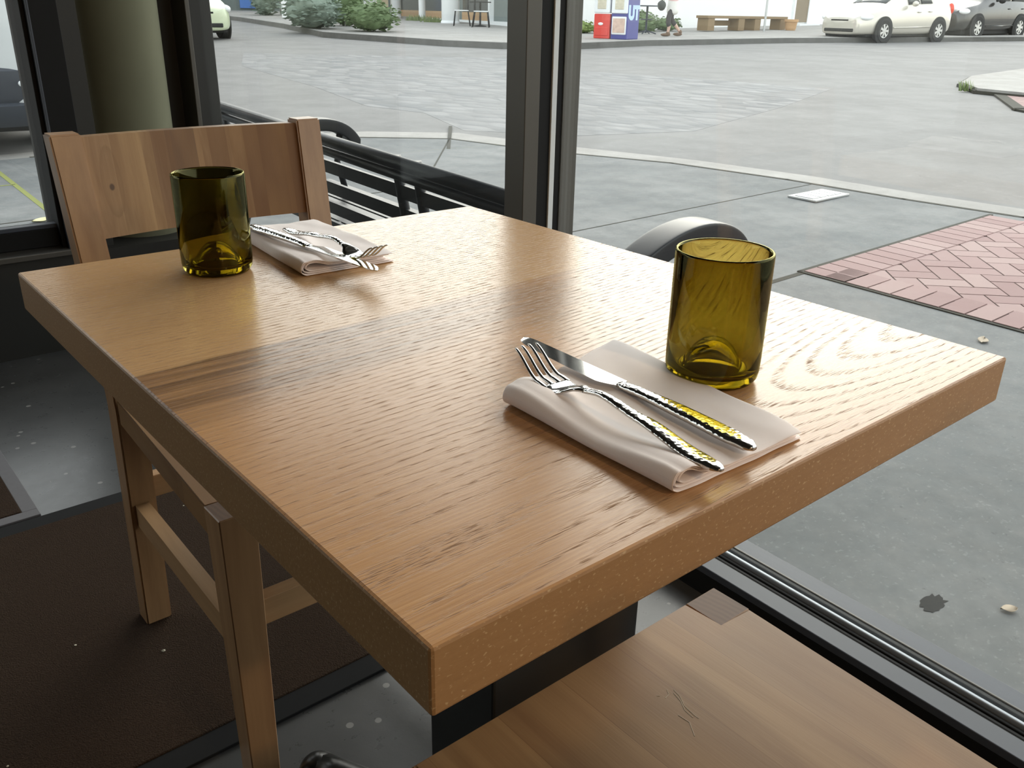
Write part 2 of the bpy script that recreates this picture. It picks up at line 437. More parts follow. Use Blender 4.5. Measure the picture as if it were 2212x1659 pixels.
_c = _t.ramp(_g.outputs['Random Per Island'], [(0.0, (0.27, 0.155, 0.145)), (0.5, (0.34, 0.215, 0.20)), (1.0, (0.40, 0.28, 0.255))])
M['paver'] = _t.bsdf(_t.mix(_t.math('MULTIPLY', _n, 0.5), _c, (0.35, 0.27, 0.25)), 0.85, 0, _t.bump(_n, 0.2, 0.01)); M['cobble'] = cobble_mat()
M['stucco'] = plain('white_stucco', (0.86, 0.86, 0.84), 0.85, scale=2, var=0.03)
M['white_paint'] = plain('white_paint', (0.80, 0.82, 0.82), 0.6, scale=2, var=0.04)
M['cream'] = plain('cream_trim', (0.72, 0.60, 0.42), 0.7, scale=2)
M['dark_glass'] = plain('shop_window_glass', (0.045, 0.05, 0.047), 0.12, scale=1)
M['shop_wood'] = plain('orange_wood_panel', (0.50, 0.31, 0.15), 0.6, scale=4)
M['door_brown'] = plain('brown_door', (0.20, 0.15, 0.09), 0.6, scale=3)
M['plank'] = plain('weathered_plank', (0.26, 0.18, 0.095), 0.8, scale=5)
M['terracotta'] = plain('terracotta', (0.56, 0.34, 0.17), 0.8)
M['pole'] = plain('grey_pole', (0.55, 0.56, 0.55), 0.4, 0.3)
M['red'] = plain('red_box_paint', (0.68, 0.07, 0.055), 0.4)
M['blue'] = plain('navy_box_paint', (0.055, 0.06, 0.26), 0.4)
M['lightblue'] = plain('light_blue_print', (0.50, 0.66, 0.86), 0.6)
M['paper'] = plain('newsprint', (0.62, 0.57, 0.44), 0.8, scale=14, var=0.35)
M['poster'] = plain('poster_print', (0.62, 0.45, 0.36), 0.6, scale=9, var=0.5)
M['tyre'] = plain('tyre_rubber', (0.018, 0.018, 0.017), 0.75)
M['rim'] = plain('alloy_rim', (0.62, 0.62, 0.60), 0.3, 0.7)
M['silver'] = plain('champagne_silver_paint', (0.62, 0.58, 0.50), 0.22, 0.35, var=0.03, Coat_Weight=0.6)
M['silver_suv'] = plain('silver_paint', (0.78, 0.80, 0.79), 0.25, 0.1, var=0.03, Coat_Weight=0.6)
M['dark_suv'] = plain('charcoal_car_paint', (0.045, 0.043, 0.038), 0.2, 0.3, var=0.03, Coat_Weight=0.7)
M['pale_car'] = plain('pale_yellow_car_paint', (0.66, 0.72, 0.50), 0.25, 0.1, var=0.03, Coat_Weight=0.6)
M['car_glass'] = plain('car_window', (0.05, 0.055, 0.055), 0.06, var=0.05)
M['lens'] = plain('lamp_lens', (0.85, 0.86, 0.85), 0.1, var=0.03)
M['amber'] = plain('amber_lens', (0.8, 0.42, 0.12), 0.2)
M['red_lens'] = plain('red_lens', (0.75, 0.06, 0.02), 0.15)
M['bumper'] = plain('blue_black_bumper', (0.035, 0.042, 0.055), 0.45)
M['bush'] = leaf_mat('bush_leaves', (0.06, 0.10, 0.035), (0.24, 0.32, 0.16))
M['sage'] = leaf_mat('sage_leaves', (0.16, 0.21, 0.16), (0.36, 0.43, 0.36))
M['grass'] = leaf_mat('grass_blades', (0.12, 0.18, 0.05), (0.30, 0.38, 0.13))
M['bark'] = plain('pale_bark', (0.34, 0.33, 0.30), 0.9, scale=5, var=0.4)
M['skin'] = plain('skin', (0.60, 0.40, 0.31), 0.55)
M['pink'] = plain('pink_shirt_cloth', (0.80, 0.50, 0.50), 0.9)
M['white_cloth'] = plain('white_apron_cloth', (0.80, 0.78, 0.72), 0.9)
M['grey_cloth'] = plain('dark_grey_trousers', (0.06, 0.055, 0.055), 0.9)
M['shoe'] = plain('brown_shoe', (0.16, 0.10, 0.06), 0.6)
M['hair'] = plain('dark_hair', (0.03, 0.022, 0.016), 0.6)
M['bag'] = plain('dark_bag', (0.05, 0.055, 0.05), 0.7)
M['dry_leaf'] = plain('dry_leaf', (0.50, 0.42, 0.32), 0.9, scale=60)
M['yellow_leaf'] = plain('yellow_leaf', (0.75, 0.70, 0.38), 0.8, scale=60)
M['stain'] = plain('oil_stain', (0.075, 0.075, 0.072), 1.0, Specular_IOR_Level=0.0)
M['plate'] = plain('steel_cover', (0.50, 0.50, 0.48), 0.5, 0.3)
M['reflector'] = plain('white_reflector', (0.9, 0.9, 0.88), 0.4)
M['tan_wall'] = plain('sky_blocker_wall', (0.30, 0.24, 0.18), 0.85, scale=2)
M['blue_door'] = plain('blue_shutter', (0.10, 0.22, 0.55), 0.6)
M['far_wall'] = plain('far_green_grey_wall', (0.16, 0.19, 0.18), 0.8)
M['shade'] = plain('pendant_enamel', (0.03, 0.03, 0.03), 0.4)
bt = NT('warm_bulb'); em = bt.n('ShaderNodeEmission'); em.inputs[0].default_value = (1.0, 0.66, 0.34, 1); em.inputs[1].default_value = 6
bt.l(em.outputs[0], bt.out.inputs[0]); M['bulb'] = bt.m

# ------------------------------------------------------------------ ground shape
def gz(x, y): return -0.10 + 0.0155 * (0.65 * (x - 1.2) + 0.76 * y)
def structure(o, label=None):
    o['kind'] = 'structure'
    if label: o['label'] = label
    return o

# ------------------------------------------------------------------ the room
structure(obj('floor', prism(B(), [(-4.5, -5), (0.90, -5), (1.10, 1.05), (1.147, 1.1), (1.147, 2.62), (-4.5, 2.62)], -0.12, 0.0), M['floor']))
structure(obj('ceiling', box(B(), -4.5, 1.147, -5, 3.05, 3.0, 3.1), M['ceiling']))
structure(obj('wall_left', box(B(), -4.6, -4.5, -5, 2.8, -0.1, 3.1), M['wall']))
structure(obj('wall_near', box(B(), -4.6, 1.147, -5.1, -5, -0.1, 3.1), M['wall']))
b = B(); box(b, -4.5, 1.0, 2.62, 2.77, -0.1, 0.30); box(b, -4.5, 0.98, 2.62, 2.77, 2.62, 3.1)
structure(obj('wall_far', b, M['black_wall']))
b = B(); box(b, 1.0, 1.147, -5, 3.05, 2.62, 3.1)
structure(obj('wall_right', b, M['black_wall']))
b = B(); box(b, 0.52, 0.62, 2.66, 2.80, -0.1, 3.0); box(b, 0.52, 1.12, 2.90, 3.05, -0.1, 3.0, 0.004)
structure(obj('wall_corner', b, M['black_wall']))
b = B(); lathe(b, [(0.0, 0.0), (0.132, 0.0), (0.132, 3.0), (0.0, 3.0)], 48, (0.775, 2.83, 0))
col = structure(obj('trim_1', b, M['column'], smooth=0.9), 'round olive green column in the corner of the room')
b = B(); box(b, 0.985, 1.0, 2.78, 2.99, 0.0, 2.62, 0.002)
structure(obj('trim_2', b, M['frame']))

def window_profile(x0=1.0):
    return None

def jamb(name, y0, y1, parent, z0=0.0, z1=2.62):
    """upright of the shop window on the plane x = 1.0 .. 1.147"""
    o = obj(name, box(B(), 1.0, 1.038, y0, y1, z0, z1, 0.0015), M['frame'], parent)
    ym = (y0 + y1) / 2; h = (y1 - y0) / 2
    obj('gasket', box(box(B(), 1.038, 1.071, ym - h + 0.004, ym + h - 0.004, z0, z1), 1.085, 1.102, ym - h + 0.003, ym + h - 0.003, z0, z1), M['frame_dark'], o)
    obj('glazing_bead', box(B(), 1.0712, 1.0848, ym - h, ym + h, z0, z1, 0.001), M['bead_light'], o)
    obj('cap', box(B(), 1.102, 1.147, y0, y1, z0, z1, 0.0015), M['frame'], o)
    return o

def sill(y0, y1, parent):
    o = obj('sill', box(B(), 1.0, 1.1, y0, y1, 0.0, 0.045), M['frame_dark'], parent)
    obj('inner_flange', box(B(), 1.0, 1.0395, y0, y1, 0.045, 0.060, 0.0015), M['frame_grey'], o)
    g = B()
    for k in range(3): box(g, 1.0405 + k * 0.0098, 1.0485 + k * 0.0098, y0, y1, 0.045, 0.0545 - 0.0016 * (k % 2), 0.002)
    obj('gasket', g, M['frame_dark'], o)
    obj('glazing_bead', box(B(), 1.0705, 1.0785, y0, y1, 0.045, 0.061, 0.002), M['bead'], o)
    obj('outer_gasket', box(B(), 1.086, 1.098, y0, y1, 0.045, 0.059, 0.003), M['frame_dark'], o)
    obj('outer_lip', box(B(), 1.0985, 1.1025, y0, y1, 0.03, 0.060, 0.0012), M['frame'], o)
    obj('outer_ledge', box(B(), 1.1035, 1.1475, y0, y1, -0.1, 0.055, 0.0015), M['frame_grey'], o)
    return o

# window 1: pane behind the far chair (bench outside); window 2: the pane beside the table
w1 = structure(empty('window_1'), 'shop window pane with the black bench behind it')
jamb('far_jamb', 2.99, 3.05, w1); jamb('mullion', 1.104, 1.164, w1)
sill(1.164, 2.99, w1)
obj('head', box(B(), 1.0, 1.147, 1.164, 2.99, 2.56, 2.62), M['frame'], w1)
obj('glass', box(B(), 1.0795, 1.0845, 1.16, 2.995, 0.05, 2.57), M['pane'], w1)
w2 = structure(empty('window_2'), 'tall shop window pane to the right of the table')
sill(-2.6, 1.104, w2)
obj('head', box(B(), 1.0, 1.147, -2.6, 1.104, 2.56, 2.62), M['frame'], w2)
obj('glass', box(B(), 1.0795, 1.0845, -2.595, 1.108, 0.05, 2.57), M['pane'], w2)
jamb('near_jamb', -2.66, -2.6, w2)
# the glass front runs a touch askew to the table
w2.rotation_euler = (0, 0, -0.033)
w2.location = (1.07 - (1.07 * math.cos(0.033) + 0.56 * math.sin(0.033)), 0.56 - (-1.07 * math.sin(0.033) + 0.56 * math.cos(0.033)), 0)
b = B(); box(b, 1.0, 1.147, -5, -2.66, -0.1, 2.62)
structure(obj('wall_right_near', b, M['black_wall']))
# window 3: low-silled window on the far wall at the left
w3 = structure(empty('window_3'), 'low-silled window at the left, silver car behind it')
ox = obj('sill', box(B(), -3.6, 0.52, 2.60, 2.77, 0.30, 0.318, 0.003), M['frame'], w3)
obj('bottom_rail', box(B(), -3.6, 0.47, 2.67, 2.77, 0.318, 0.375, 0.003), M['frame_dark'], w3)
obj('glazing_bead', box(B(), -3.6, 0.47, 2.668, 2.70, 0.375, 0.388, 0.002), M['frame_grey'], w3)
st = obj('stile', box(B(), 0.478, 0.56, 2.62, 2.77, 0.318, 2.62, 0.002), M['frame_dark'], w3)
obj('stile_edge', box(B(), 0.466, 0.478, 2.64, 2.77, 0.318, 2.62, 0.002), M['frame_dark'], st)
obj('stile_bead', box(B(), 0.4775, 0.484, 2.612, 2.62, 0.318, 2.62, 0.0015), M['frame_grey'], st)
obj('near_stile', box(B(), -3.66, -3.58, 2.62, 2.77, 0.318, 2.62), M['frame'], w3)
obj('head', box(B(), -3.6, 0.47, 2.64, 2.77, 2.56, 2.62), M['frame'], w3)
obj('glass', box(B(), -3.58, 0.47, 2.715, 2.72, 0.37, 2.57), M['pane'], w3)
b = B(); box(b, -4.5, -3.66, 2.62, 2.77, 0.30, 2.62)
structure(obj('wall_far_near', b, M['black_wall']))
# canopy over the sidewalk, unseen, added to shade the concrete below
structure(obj('shade_canopy', box(box(B(), 1.15, 2.05, -5, 3.05, 2.85, 2.97), -4.6, 2.05, 3.05, 4.0, 2.85, 2.97), M['frame']))

# pendant lamps of the room (above the frame)
def pendant(x, y, label):
    r = tag(empty('pendant_lamp', (x, y, 2.05)), label, 'lamp', 'pendant lamps over the tables')
    obj('shade', lathe(B(), [(0.02, 0.16), (0.035, 0.15), (0.13, 0.02), (0.14, 0.0), (0.136, 0.0), (0.126, 0.02), (0.03, 0.145), (0.0, 0.15)], 32), M['shade'], r, True)
    obj('bulb', ball(B(), (0, 0, 0.06), 0.035), M['bulb'], r, True)
    obj('cord', tube(B(), [(0, 0, 0.155), (0, 0, 0.95)], 0.004), M['frame_dark'], r)
    l = bpy.data.lights.new('lamp_light', 'POINT'); l.energy = 24.0; l.color = (1.0, 0.70, 0.42); l.shadow_soft_size = 0.04
    lo = bpy.data.objects.new('lamp_light', l); lo.location = (x, y, 2.01); link(lo)
pendant(0.35, -1.7, 'black enamel pendant lamp hanging over the next table')
pendant(-0.1, -3.4, 'black enamel pendant lamp hanging deeper in the room')

# mats on the floor
def mat(x0, x1, y0, y1, bw, em, label, top=0.008):
    r = tag(empty('floor_mat', ((x0 + x1) / 2, (y0 + y1) / 2, 0)), label, 'mat')
    hx, hy = (x1 - x0) / 2, (y1 - y0) / 2
    b = B()
    for a in ((-hx, hx, -hy, -hy + bw), (-hx, hx, hy - bw, hy), (-hx, -hx + bw, -hy + bw, hy - bw), (hx - bw, hx, -hy + bw, hy - bw)):
        box(b, a[0], a[1], a[2], a[3], 0.0005, 0.006, 0.001)
    obj('border', b, em, r)
    obj('pile', box(B(), -hx + bw, hx - bw, -hy + bw, hy - bw, 0.0005, top, 0.002), M['mat'], r)
    # crumbs are part of the mat surface
    b = B()
    for k in range(46):
        px, py = random.uniform(-hx + bw, hx - bw), random.uniform(-hy + bw, hy - bw)
        s = random.uniform(0.0012, 0.0036)
        ball(b, (px, py, top + s * 0.4), (s, s * random.uniform(0.6, 1.6), s * 0.6), 1, 0.5, k)
    tag(obj('crumbs', b, M['paper'], r), kind='stuff')
mat(-1.55, 0.80, 0.748, 1.603, 0.045, M['mat_edge'], 'dark brown floor mat under the far chair')
mat(-1.40, 0.098, 1.612, 2.45, 0.03, M['mat_grey'], 'brown floor mat with a grey border at the left window')

# ------------------------------------------------------------------ table
TW, TL, TT = 0.61, 0.7696, 0.0415
tab = tag(empty('dining_table', (0, 0, 0)), 'oak dining table with a thick plank top and black steel pedestal', 'table')
b = B(); box(b, 0, TW, 0, TL, TZ - TT, TZ, 0.0022, 2)
b.faces.ensure_lookup_table(); bmesh.ops.recalc_face_normals(b, faces=b.faces[:])
for f in b.faces: f.material_index = 0 if f.normal.z > 0.5 else 1
top = obj('tabletop', b, [M['oak'], M['oak_edge']], tab)
b = B(); box(b, 0.242, 0.449, 0.25, 0.360, 0.02, TZ - TT - 0.006, 0.003)
obj('column', b, M['black_metal'], tab)
obj('mounting_plate', box(B(), 0.10, 0.52, 0.13, 0.64, TZ - TT - 0.006, TZ - TT, 0.001), M['black_metal'], tab)
obj('base_plate', box(B(), 0.22, 0.47, 0.2, 0.42, 0.018, 0.045, 0.006), M['black_metal'], tab)
for tx, ty in ((0.215, 0.60), (0.50, 0.60), (0.29, 0.06), (0.40, 0.06)):
    c = Vector((0.345, 0.31, 0.034)); d = Vector((tx, ty, 0.0)) - Vector((c.x, c.y, 0)); L = d.length; d.normalize()
    pts = [c + d * (L * k / 10) for k in range(11)]
    b = tube(B(), [Vector((p.x, p.y, 0.037 - 0.006 * (i / 10))) for i, p in enumerate(pts)], [0.036 - 0.008 * i / 10 for i in range(11)], 14)
    ball(b, (tx, ty, 0.031), (0.0285, 0.0285, 0.0285), 3)
    for v in b.verts: v.co.z = max(v.co.z, 0.001)
    obj('base_foot', b, M['black_metal'], tab, True)

# ------------------------------------------------------------------ chairs
def chair(loc, rz, label):
    """local frame: front edge along y = 0, depth towards -y, x from -w/2 to w/2, z up"""
    r = tag(empty('dining_chair', loc, rz), label, 'chair', 'solid wood chairs at the table')
    hw, hb, dp, sh, st = 0.2175, 0.200, 0.43, 0.45, 0.042
    lw = 0.047
    # seat: a solid board notched for the front legs
    b = B()
    prism(b, [(-hw + lw, 0), (hw - lw, 0), (hw - lw, -lw), (hw - 0.001, -lw), (hb, -dp), (-hb, -dp), (-hw + 0.001, -lw), (-hw + lw, -lw)], sh - st, sh)
    bmesh.ops.bevel(b, geom=[e for e in b.edges if abs(e.verts[0].co.z - e.verts[1].co.z) < 1e-5], offset=0.0016, segments=2, affect='EDGES')
    obj('seat', b, M['seat'], r)
    for s in (-1, 1):
        x0, x1 = (hw - lw, hw) if s > 0 else (-hw, -hw + lw)
        b = B()
        t = 0.004
        hexa(b, [(x0 + t, -lw + t, 0), (x1 - t, -lw + t, 0), (x1 - t, -t, 0), (x0 + t, -t, 0)],
             [(x0, -lw, sh), (x1, -lw, sh), (x1, 0, sh), (x0, 0, sh)])
        bmesh.ops.recalc_face_normals(b, faces=b.faces[:])
        for f in b.faces:
            if f.normal.z > 0.9: f.material_index = 1
        bmesh.ops.bevel(b, geom=b.edges[:], offset=0.0013, segments=1, affect='EDGES')
        obj('front_leg', b, [M['leg'], M['end']], r)
        # rear leg and back post in one bent board
        y = [(-0.46, 0.0, 0.040), (-0.432, 0.43, 0.046), (-0.438, 0.52, 0.046), (-0.495, 0.842, 0.036)]
        xo = [0.205, 0.203, 0.205, 0.2135]
        b = B(); prev = None
        ring = []
        for (yy, zz, dd), xx in zip(y, xo):
            a0, a1 = s * xx, s * (xx - 0.043)
            ring.append([b.verts.new(q) for q in ((a0, yy, zz), (a1, yy, zz), (a1, yy - dd, zz), (a0, yy - dd, zz))])
        b.faces.new(ring[0]); b.faces.new(ring[-1])
        for A, C in zip(ring, ring[1:]):
            for k in range(4): b.faces.new([A[k], A[(k + 1) % 4], C[(k + 1) % 4], C[k]])
        bmesh.ops.recalc_face_normals(b, faces=b.faces[:])
        bmesh.ops.bevel(b, geom=[e for e in b.edges], offset=0.0025, segments=2, affect='EDGES')
        obj('back_post', b, M['leg'], r)
        # side stretcher
        b = B(); hexa(b, [(s * (hw - 0.034), -lw, 0.225), (s * (hw - 0.012), -lw, 0.225), (s * (0.196), -0.445, 0.215), (s * (0.174), -0.445, 0.215)],
                      [(s * (hw - 0.034), -lw, 0.265), (s * (hw - 0.012), -lw, 0.265), (s * (0.196), -0.445, 0.255), (s * (0.174), -0.445, 0.255)])
        obj('side_stretcher', b, M['rail_y'], r)
    obj('front_stretcher', box(B(), -hw + lw, hw - lw, -0.032, -0.010, 0.27, 0.31, 0.0015), M['rail_x'], r)
    obj('back_stretcher', box(B(), -0.165, 0.165, -0.482, -0.460, 0.25, 0.29, 0.0015), M['rail_x'], r)
    # seat apron under the board
    obj('apron', box(B(), -hb + 0.04, hb - 0.04, -dp + 0.02, -lw - 0.004, sh - st - 0.012, sh - st, 0.001), M['rail_x'], r)
    # backrest: gently curved panel let in between the posts
    b = B(); n = 16; A = []
    for i in range(n + 1):
        u = i / n; x = -0.1705 + 0.341 * u
        cv = -0.016 * (1 - (2 * u - 1) ** 2)
        col = []
        for zz, yy, in ((0.690, -0.474), (0.836, -0.500)):
            col.append(((x, yy + cv - 0.003, zz), (x, yy + cv - 0.023, zz)))
        A.append([b.verts.new(col[0][0]), b.verts.new(col[1][0]), b.verts.new(col[1][1]), b.verts.new(col[0][1])])
    for P_, Q in zip(A, A[1:]):
        for k in range(4): b.faces.new([P_[k], P_[(k + 1) % 4], Q[(k + 1) % 4], Q[k]])
    b.faces.new(A[0]); b.faces.new(A[-1][::-1])
    obj('backrest', b, M['back'], r, 0.7)
    return r

chair((0.352, 0.640, 0), PI, 'wooden chair behind the table, its plank backrest facing the camera')
near = chair((0.281, 0.1905, 0), 0.0, 'wooden chair in the foreground, seat showing a dark end-grain corner block')
b = B()
for pts in ([(0.344, 0.114), (0.342, 0.105), (0.336, 0.095), (0.334, 0.082), (0.334, 0.077)], [(0.341, 0.112), (0.338, 0.101), (0.332, 0.091), (0.331, 0.081)], [(0.323, 0.091), (0.324, 0.079), (0.315, 0.066)], [(0.339, 0.118), (0.336, 0.113), (0.33, 0.112)], [(0.326, 0.119), (0.328, 0.117)]):
    tube(b, [(x - 0.281, y - 0.1905, 0.4500) for x, y in pts], 0.00035, 6)
tag(obj('scratches', b, M['scratch'], near), 'pale scratches on the seat', kind='stuff')
# ------------------------------------------------------------------ tumblers cut from bottles
def tumbler(loc, rz, label, h=0.1045):
    r = tag(empty('glass_tumbler', loc, rz), label, 'glass', 'olive bottle glasses on the table')
    outer = [(0.0, 0.0235), (0.006, 0.0225), (0.012, 0.019), (0.018, 0.012), (0.0225, 0.005), (0.026, 0.0012), (0.0300, 0.0), (0.0335, 0.0012), (0.0362, 0.005), (0.0372, 0.011), (0.0374, 0.02), (0.0375, h - 0.002), (0.0371, h - 0.0005), (0.0363, h)]
    inner = [(0.0354, h - 0.0003), (0.0347, h - 0.002), (0.0345, 0.03), (0.0340, 0.018), (0.0322, 0.0115), (0.0290, 0.0085), (0.0255, 0.0100), (0.0215, 0.0160), (0.0165, 0.0235), (0.0105, 0.0285), (0.0050, 0.0300), (0.0, 0.0303)]
    o = obj('tumbler_body', lathe(B(), outer + inner, 96), M['bottle'], r, True)
    return r
tumbler((0.3672, 0.1309, TZ + 0.0001), 0.6, 'olive green glass tumbler beside the napkin nearest the camera')
tumbler((0.1749, 0.6547, TZ + 0.0001), 2.0, 'olive green glass tumbler in front of the far chair, left of the far napkin', 0.106)

# ------------------------------------------------------------------ folded napkins
def napkin(c00, c10, c11, c01, thick, puff, label, seed, layers=3):
    """corners: fold edge near end, far-right edge near end, far-right edge far end, fold edge far end"""
    cs = [Vector((c[0], c[1], 0)) for c in (c00, c10, c11, c01)]
    org = (cs[0] + cs[2]) / 2
    r = tag(empty('linen_napkin', (org.x, org.y, TZ)), label, 'napkin', 'folded white napkins')
    def P(s, t, z):
        p = (cs[0] * (1 - s) * (1 - t) + cs[1] * s * (1 - t) + cs[2] * s * t + cs[3] * (1 - s) * t) - org
        return Vector((p.x, p.y, z))
    W = (cs[1] - cs[0]).length
    nt_ = 44
    def ztop(s, t):
        f = thick + puff * math.exp(-((s - 0.11) / (0.10 + 0.05 * t)) ** 2) * (0.66 + 0.34 * math.cos(6.6 * t + 0.2))
        f += 0.0016 * noise.noise(Vector((s * 5.5 + seed, t * 4.5, 0.3))) * (0.35 + s)
        f += 0.0030 * math.exp(-((s - 0.20 - 0.45 * t) / 0.08) ** 2) * math.sin(3.2 * t + 0.5)
        return f * (1 - 0.10 * s)
    def layer(k):
        z0 = 0.0012 + 0.0016 * k
        s_end = [1.0, 0.975, 0.93, 0.90][k]; s_fold = [0.0, 0.028, 0.06, 0.09][k]
        b = B(); rows = []
        for j in range(nt_ + 1):
            t = j / nt_
            tt = t
            if k: tt = 0.006 * k + t * (1 - 0.012 * k) + 0.004 * math.sin(7 * k)
            pts = []
            for i in range(15): pts.append((s_end - (s_end - s_fold - 0.06) * i / 14, z0))
            hz = ztop(0.1, tt) - (0.0017 * k) * 1.0
            for i in range(1, 9):
                a = PI * i / 9
                pts.append((s_fold + 0.06 - 0.06 * math.sin(a), z0 + (hz - z0) * (1 - math.cos(a)) / 2))
            for i in range(25):
                s = s_fold + 0.06 + (s_end - 0.012 * (k + 1) - s_fold - 0.06) * i / 24
                zz = ztop(s, tt) - 0.0019 * k
                zz = max(zz, z0 + 0.0014)
                pts.append((s, zz))
            row = []
            for s, z in pts:
                # edges droop and waver at the open ends
                e = min(tt, 1 - tt)
                q = P(s, tt + 0.006 * noise.noise(Vector((s * 7, k * 3.1 + seed, round(tt)))) * max(0, 1 - e * 12), z)
                if z > z0 + 0.003: q.z -= 0.0015 * max(0, 1 - e * 14)
                row.append(b.verts.new(q))
            rows.append(row)
        for A, C in zip(rows, rows[1:]):
            for i in range(len(A) - 1): b.faces.new([A[i], A[i + 1], C[i + 1], C[i]])
        return b
    for k in range(layers):
        o = obj('outer_fold' if k == 0 else 'inner_fold', layer(k), M['linen'], r, True)
        m = o.modifiers.new('thick', 'SOLIDIFY'); m.thickness = 0.0010; m.offset = 0.0
        subsurf(o, 1)
    return r
napkin((0.193, 0.022), (0.327, 0.018), (0.357, 0.229), (0.195, 0.187), 0.0078, 0.0105, 'white folded napkin at the near table edge under fork and knife', 0.4)
napkin((0.234, 0.575), (0.350, 0.571), (0.357, 0.776), (0.250, 0.777), 0.0135, 0.0045, 'white folded napkin beside the far glass under crossed cutlery', 2.3)

# ------------------------------------------------------------------ cutlery
def bar(secs, n=10, flat_bottom=False):
    """loft along +y: secs = (y, half width, z centre, half thickness, x offset)"""
    b = B(); rings = []
    for y, hw, zc, ht, xo in secs:
        ring = []
        for k in range(n):
            a = 2 * PI * k / n
            ca, sa = math.cos(a), math.sin(a)
            e = 0.72
            px = math.copysign(abs(ca) ** e, ca) * hw; pz = math.copysign(abs(sa) ** e, sa) * ht
            ring.append(b.verts.new((xo + px, y, zc + pz)))
        rings.append(ring)
    for A, C in zip(rings, rings[1:]):
        for k in range(n): b.faces.new([A[k], A[(k + 1) % n], C[(k + 1) % n], C[k]])
    b.faces.new(rings[0][::-1]); b.faces.new(rings[-1])
    return b

def lerp_tab(tab, v):
    for (a, x), (c, y) in zip(tab, tab[1:]):
        if v <= c:
            f = (v - a) / (c - a); f = f * f * (3 - 2 * f)
            return x + (y - x) * f
    return tab[-1][1]

def fork(loc, rz, label):
    r = tag(empty('dinner_fork', loc, rz), label, 'fork', 'steel forks on the napkins')
    hw = [(0, 0.002), (0.004, 0.0052), (0.02, 0.0071), (0.05, 0.0064), (0.09, 0.0042), (0.118, 0.0033), (0.126, 0.0036)]
    zc = [(0, 0.0035), (0.02, 0.0034), (0.07, 0.0095), (0.108, 0.0128), (0.128, 0.0098), (0.150, 0.0022), (0.166, 0.0045), (0.198, 0.0215)]
    ht = [(0, 0.0012), (0.006, 0.0022), (0.05, 0.0021), (0.09, 0.0022), (0.12, 0.0019), (0.14, 0.0013)]
    secs = []
    for i in range(49):
        y = 0.126 * i / 48; secs.append((y, lerp_tab(hw, y), lerp_tab(zc, y), lerp_tab(ht, y), 0))
    hd = obj('handle', bar(secs, 14), M['hammer'], r, True)
    hw2 = [(0.1255, 0.0036), (0.132, 0.0058), (0.142, 0.0112), (0.150, 0.0127), (0.158, 0.0127)]
    secs = []
    for i in range(25):
        y = 0.1255 + 0.0325 * i / 24; secs.append((y, lerp_tab(hw2, y), lerp_tab(zc, y), 0.0012 + 0.0006 * (1 - i / 24), 0))
    obj('bowl', bar(secs, 16), M['steel'], r, True)
    for k in range(4):
        xo = (-1.5 + k) * 0.0071; secs = []
        for i in range(25):
            u = i / 24; y = 0.1565 + 0.0405 * u - (0.0012 if k in (0, 3) else 0) * u
            secs.append((y, (0.0020 - 0.0009 * u) if i < 24 else 0.0005, lerp_tab(zc, y), (0.0011 - 0.0002 * u) if i < 24 else 0.0004, xo * (1 - 0.08 * u)))
        obj('tine', bar(secs, 10), M['steel'], r, True)
    return r

def knife(loc, rz, label, edge=1):
    r = tag(empty('table_knife', loc, rz), label, 'knife', 'steel knives on the napkins')
    hw = [(0, 0.0025), (0.005, 0.0062), (0.022, 0.0083), (0.06, 0.0073), (0.105, 0.0056), (0.122, 0.0058), (0.128, 0.0045)]
    ht = [(0, 0.0015), (0.006, 0.0031), (0.05, 0.0034), (0.11, 0.0031), (0.128, 0.0020)]
    secs = []
    for i in range(49):
        y = 0.128 * i / 48; secs.append((y, lerp_tab(hw, y), 0.0036 + 0.0012 * math.sin(PI * min(1, y / 0.128)), lerp_tab(ht, y), 0))
    obj('handle', bar(secs, 14), M['hammer'], r, True)
    # blade: straight spine on one side, bellied edge on the other
    b = B(); L = []; n = 30
    for i in range(n + 1):
        u = i / n; y = 0.127 + 0.125 * u
        sp = 0.0058 - 0.0008 * u
        be = -(0.0045 + 0.0075 * min(1, u / 0.12) ** 0.8) + 0.0036 * max(0, (u - 0.35) / 0.65) ** 1.5
        if u > 0.86:
            q = (u - 0.86) / 0.14; c = math.sqrt(max(0, 1 - q * q)); mid = 0.0012
            sp = mid + (sp - mid) * c; be = mid + (be - mid) * c
        t = 0.0011 * (1 - 0.5 * u)
        z = 0.0040 - 0.001 * u
        L.append([b.verts.new((edge * sp, y, z + t)), b.verts.new((edge * (be * 0.98), y, z + 0.00015)), b.verts.new((edge * (be * 0.98), y, z - 0.00015)), b.verts.new((edge * sp, y, z - t))])
    for A, C in zip(L, L[1:]):
        for k in range(4): b.faces.new([A[k], A[(k + 1) % 4], C[(k + 1) % 4], C[k]])
    b.faces.new(L[0]); b.faces.new(L[-1][::-1])
    obj('blade', b, M['steel'], r, 0.6)
    return r
def place(o, p, q):
    """handle end at p, tip towards q"""
    d = Vector(q) - Vector(p)
    o.location = p
    o.rotation_euler = (math.asin(d.z / d.length), 0, math.atan2(-d.x, d.y))
f1 = fork((0, 0, 0), 0, 'steel fork with hammered handle beside the knife on the near napkin')
place(f1, (0.2215, 0.0085, TZ + 0.0118), (0.231, 0.203, TZ + 0.0136))
k1 = knife((0, 0, 0), 0, 'steel knife with hammered handle on the near napkin, tip reaching the table')
place(k1, (0.2655, 0.0165, TZ + 0.0090), (0.2835, 0.267, TZ + 0.0080))
f2 = fork((0, 0, 0), 0, 'steel fork on the far napkin, tines pointing at the near glass')
place(f2, (0.2840, 0.7130, TZ + 0.0165), (0.2975, 0.518, TZ + 0.0155))
k2 = knife((0, 0, 0), 0, 'steel knife on the far napkin, blade overhanging its front edge')
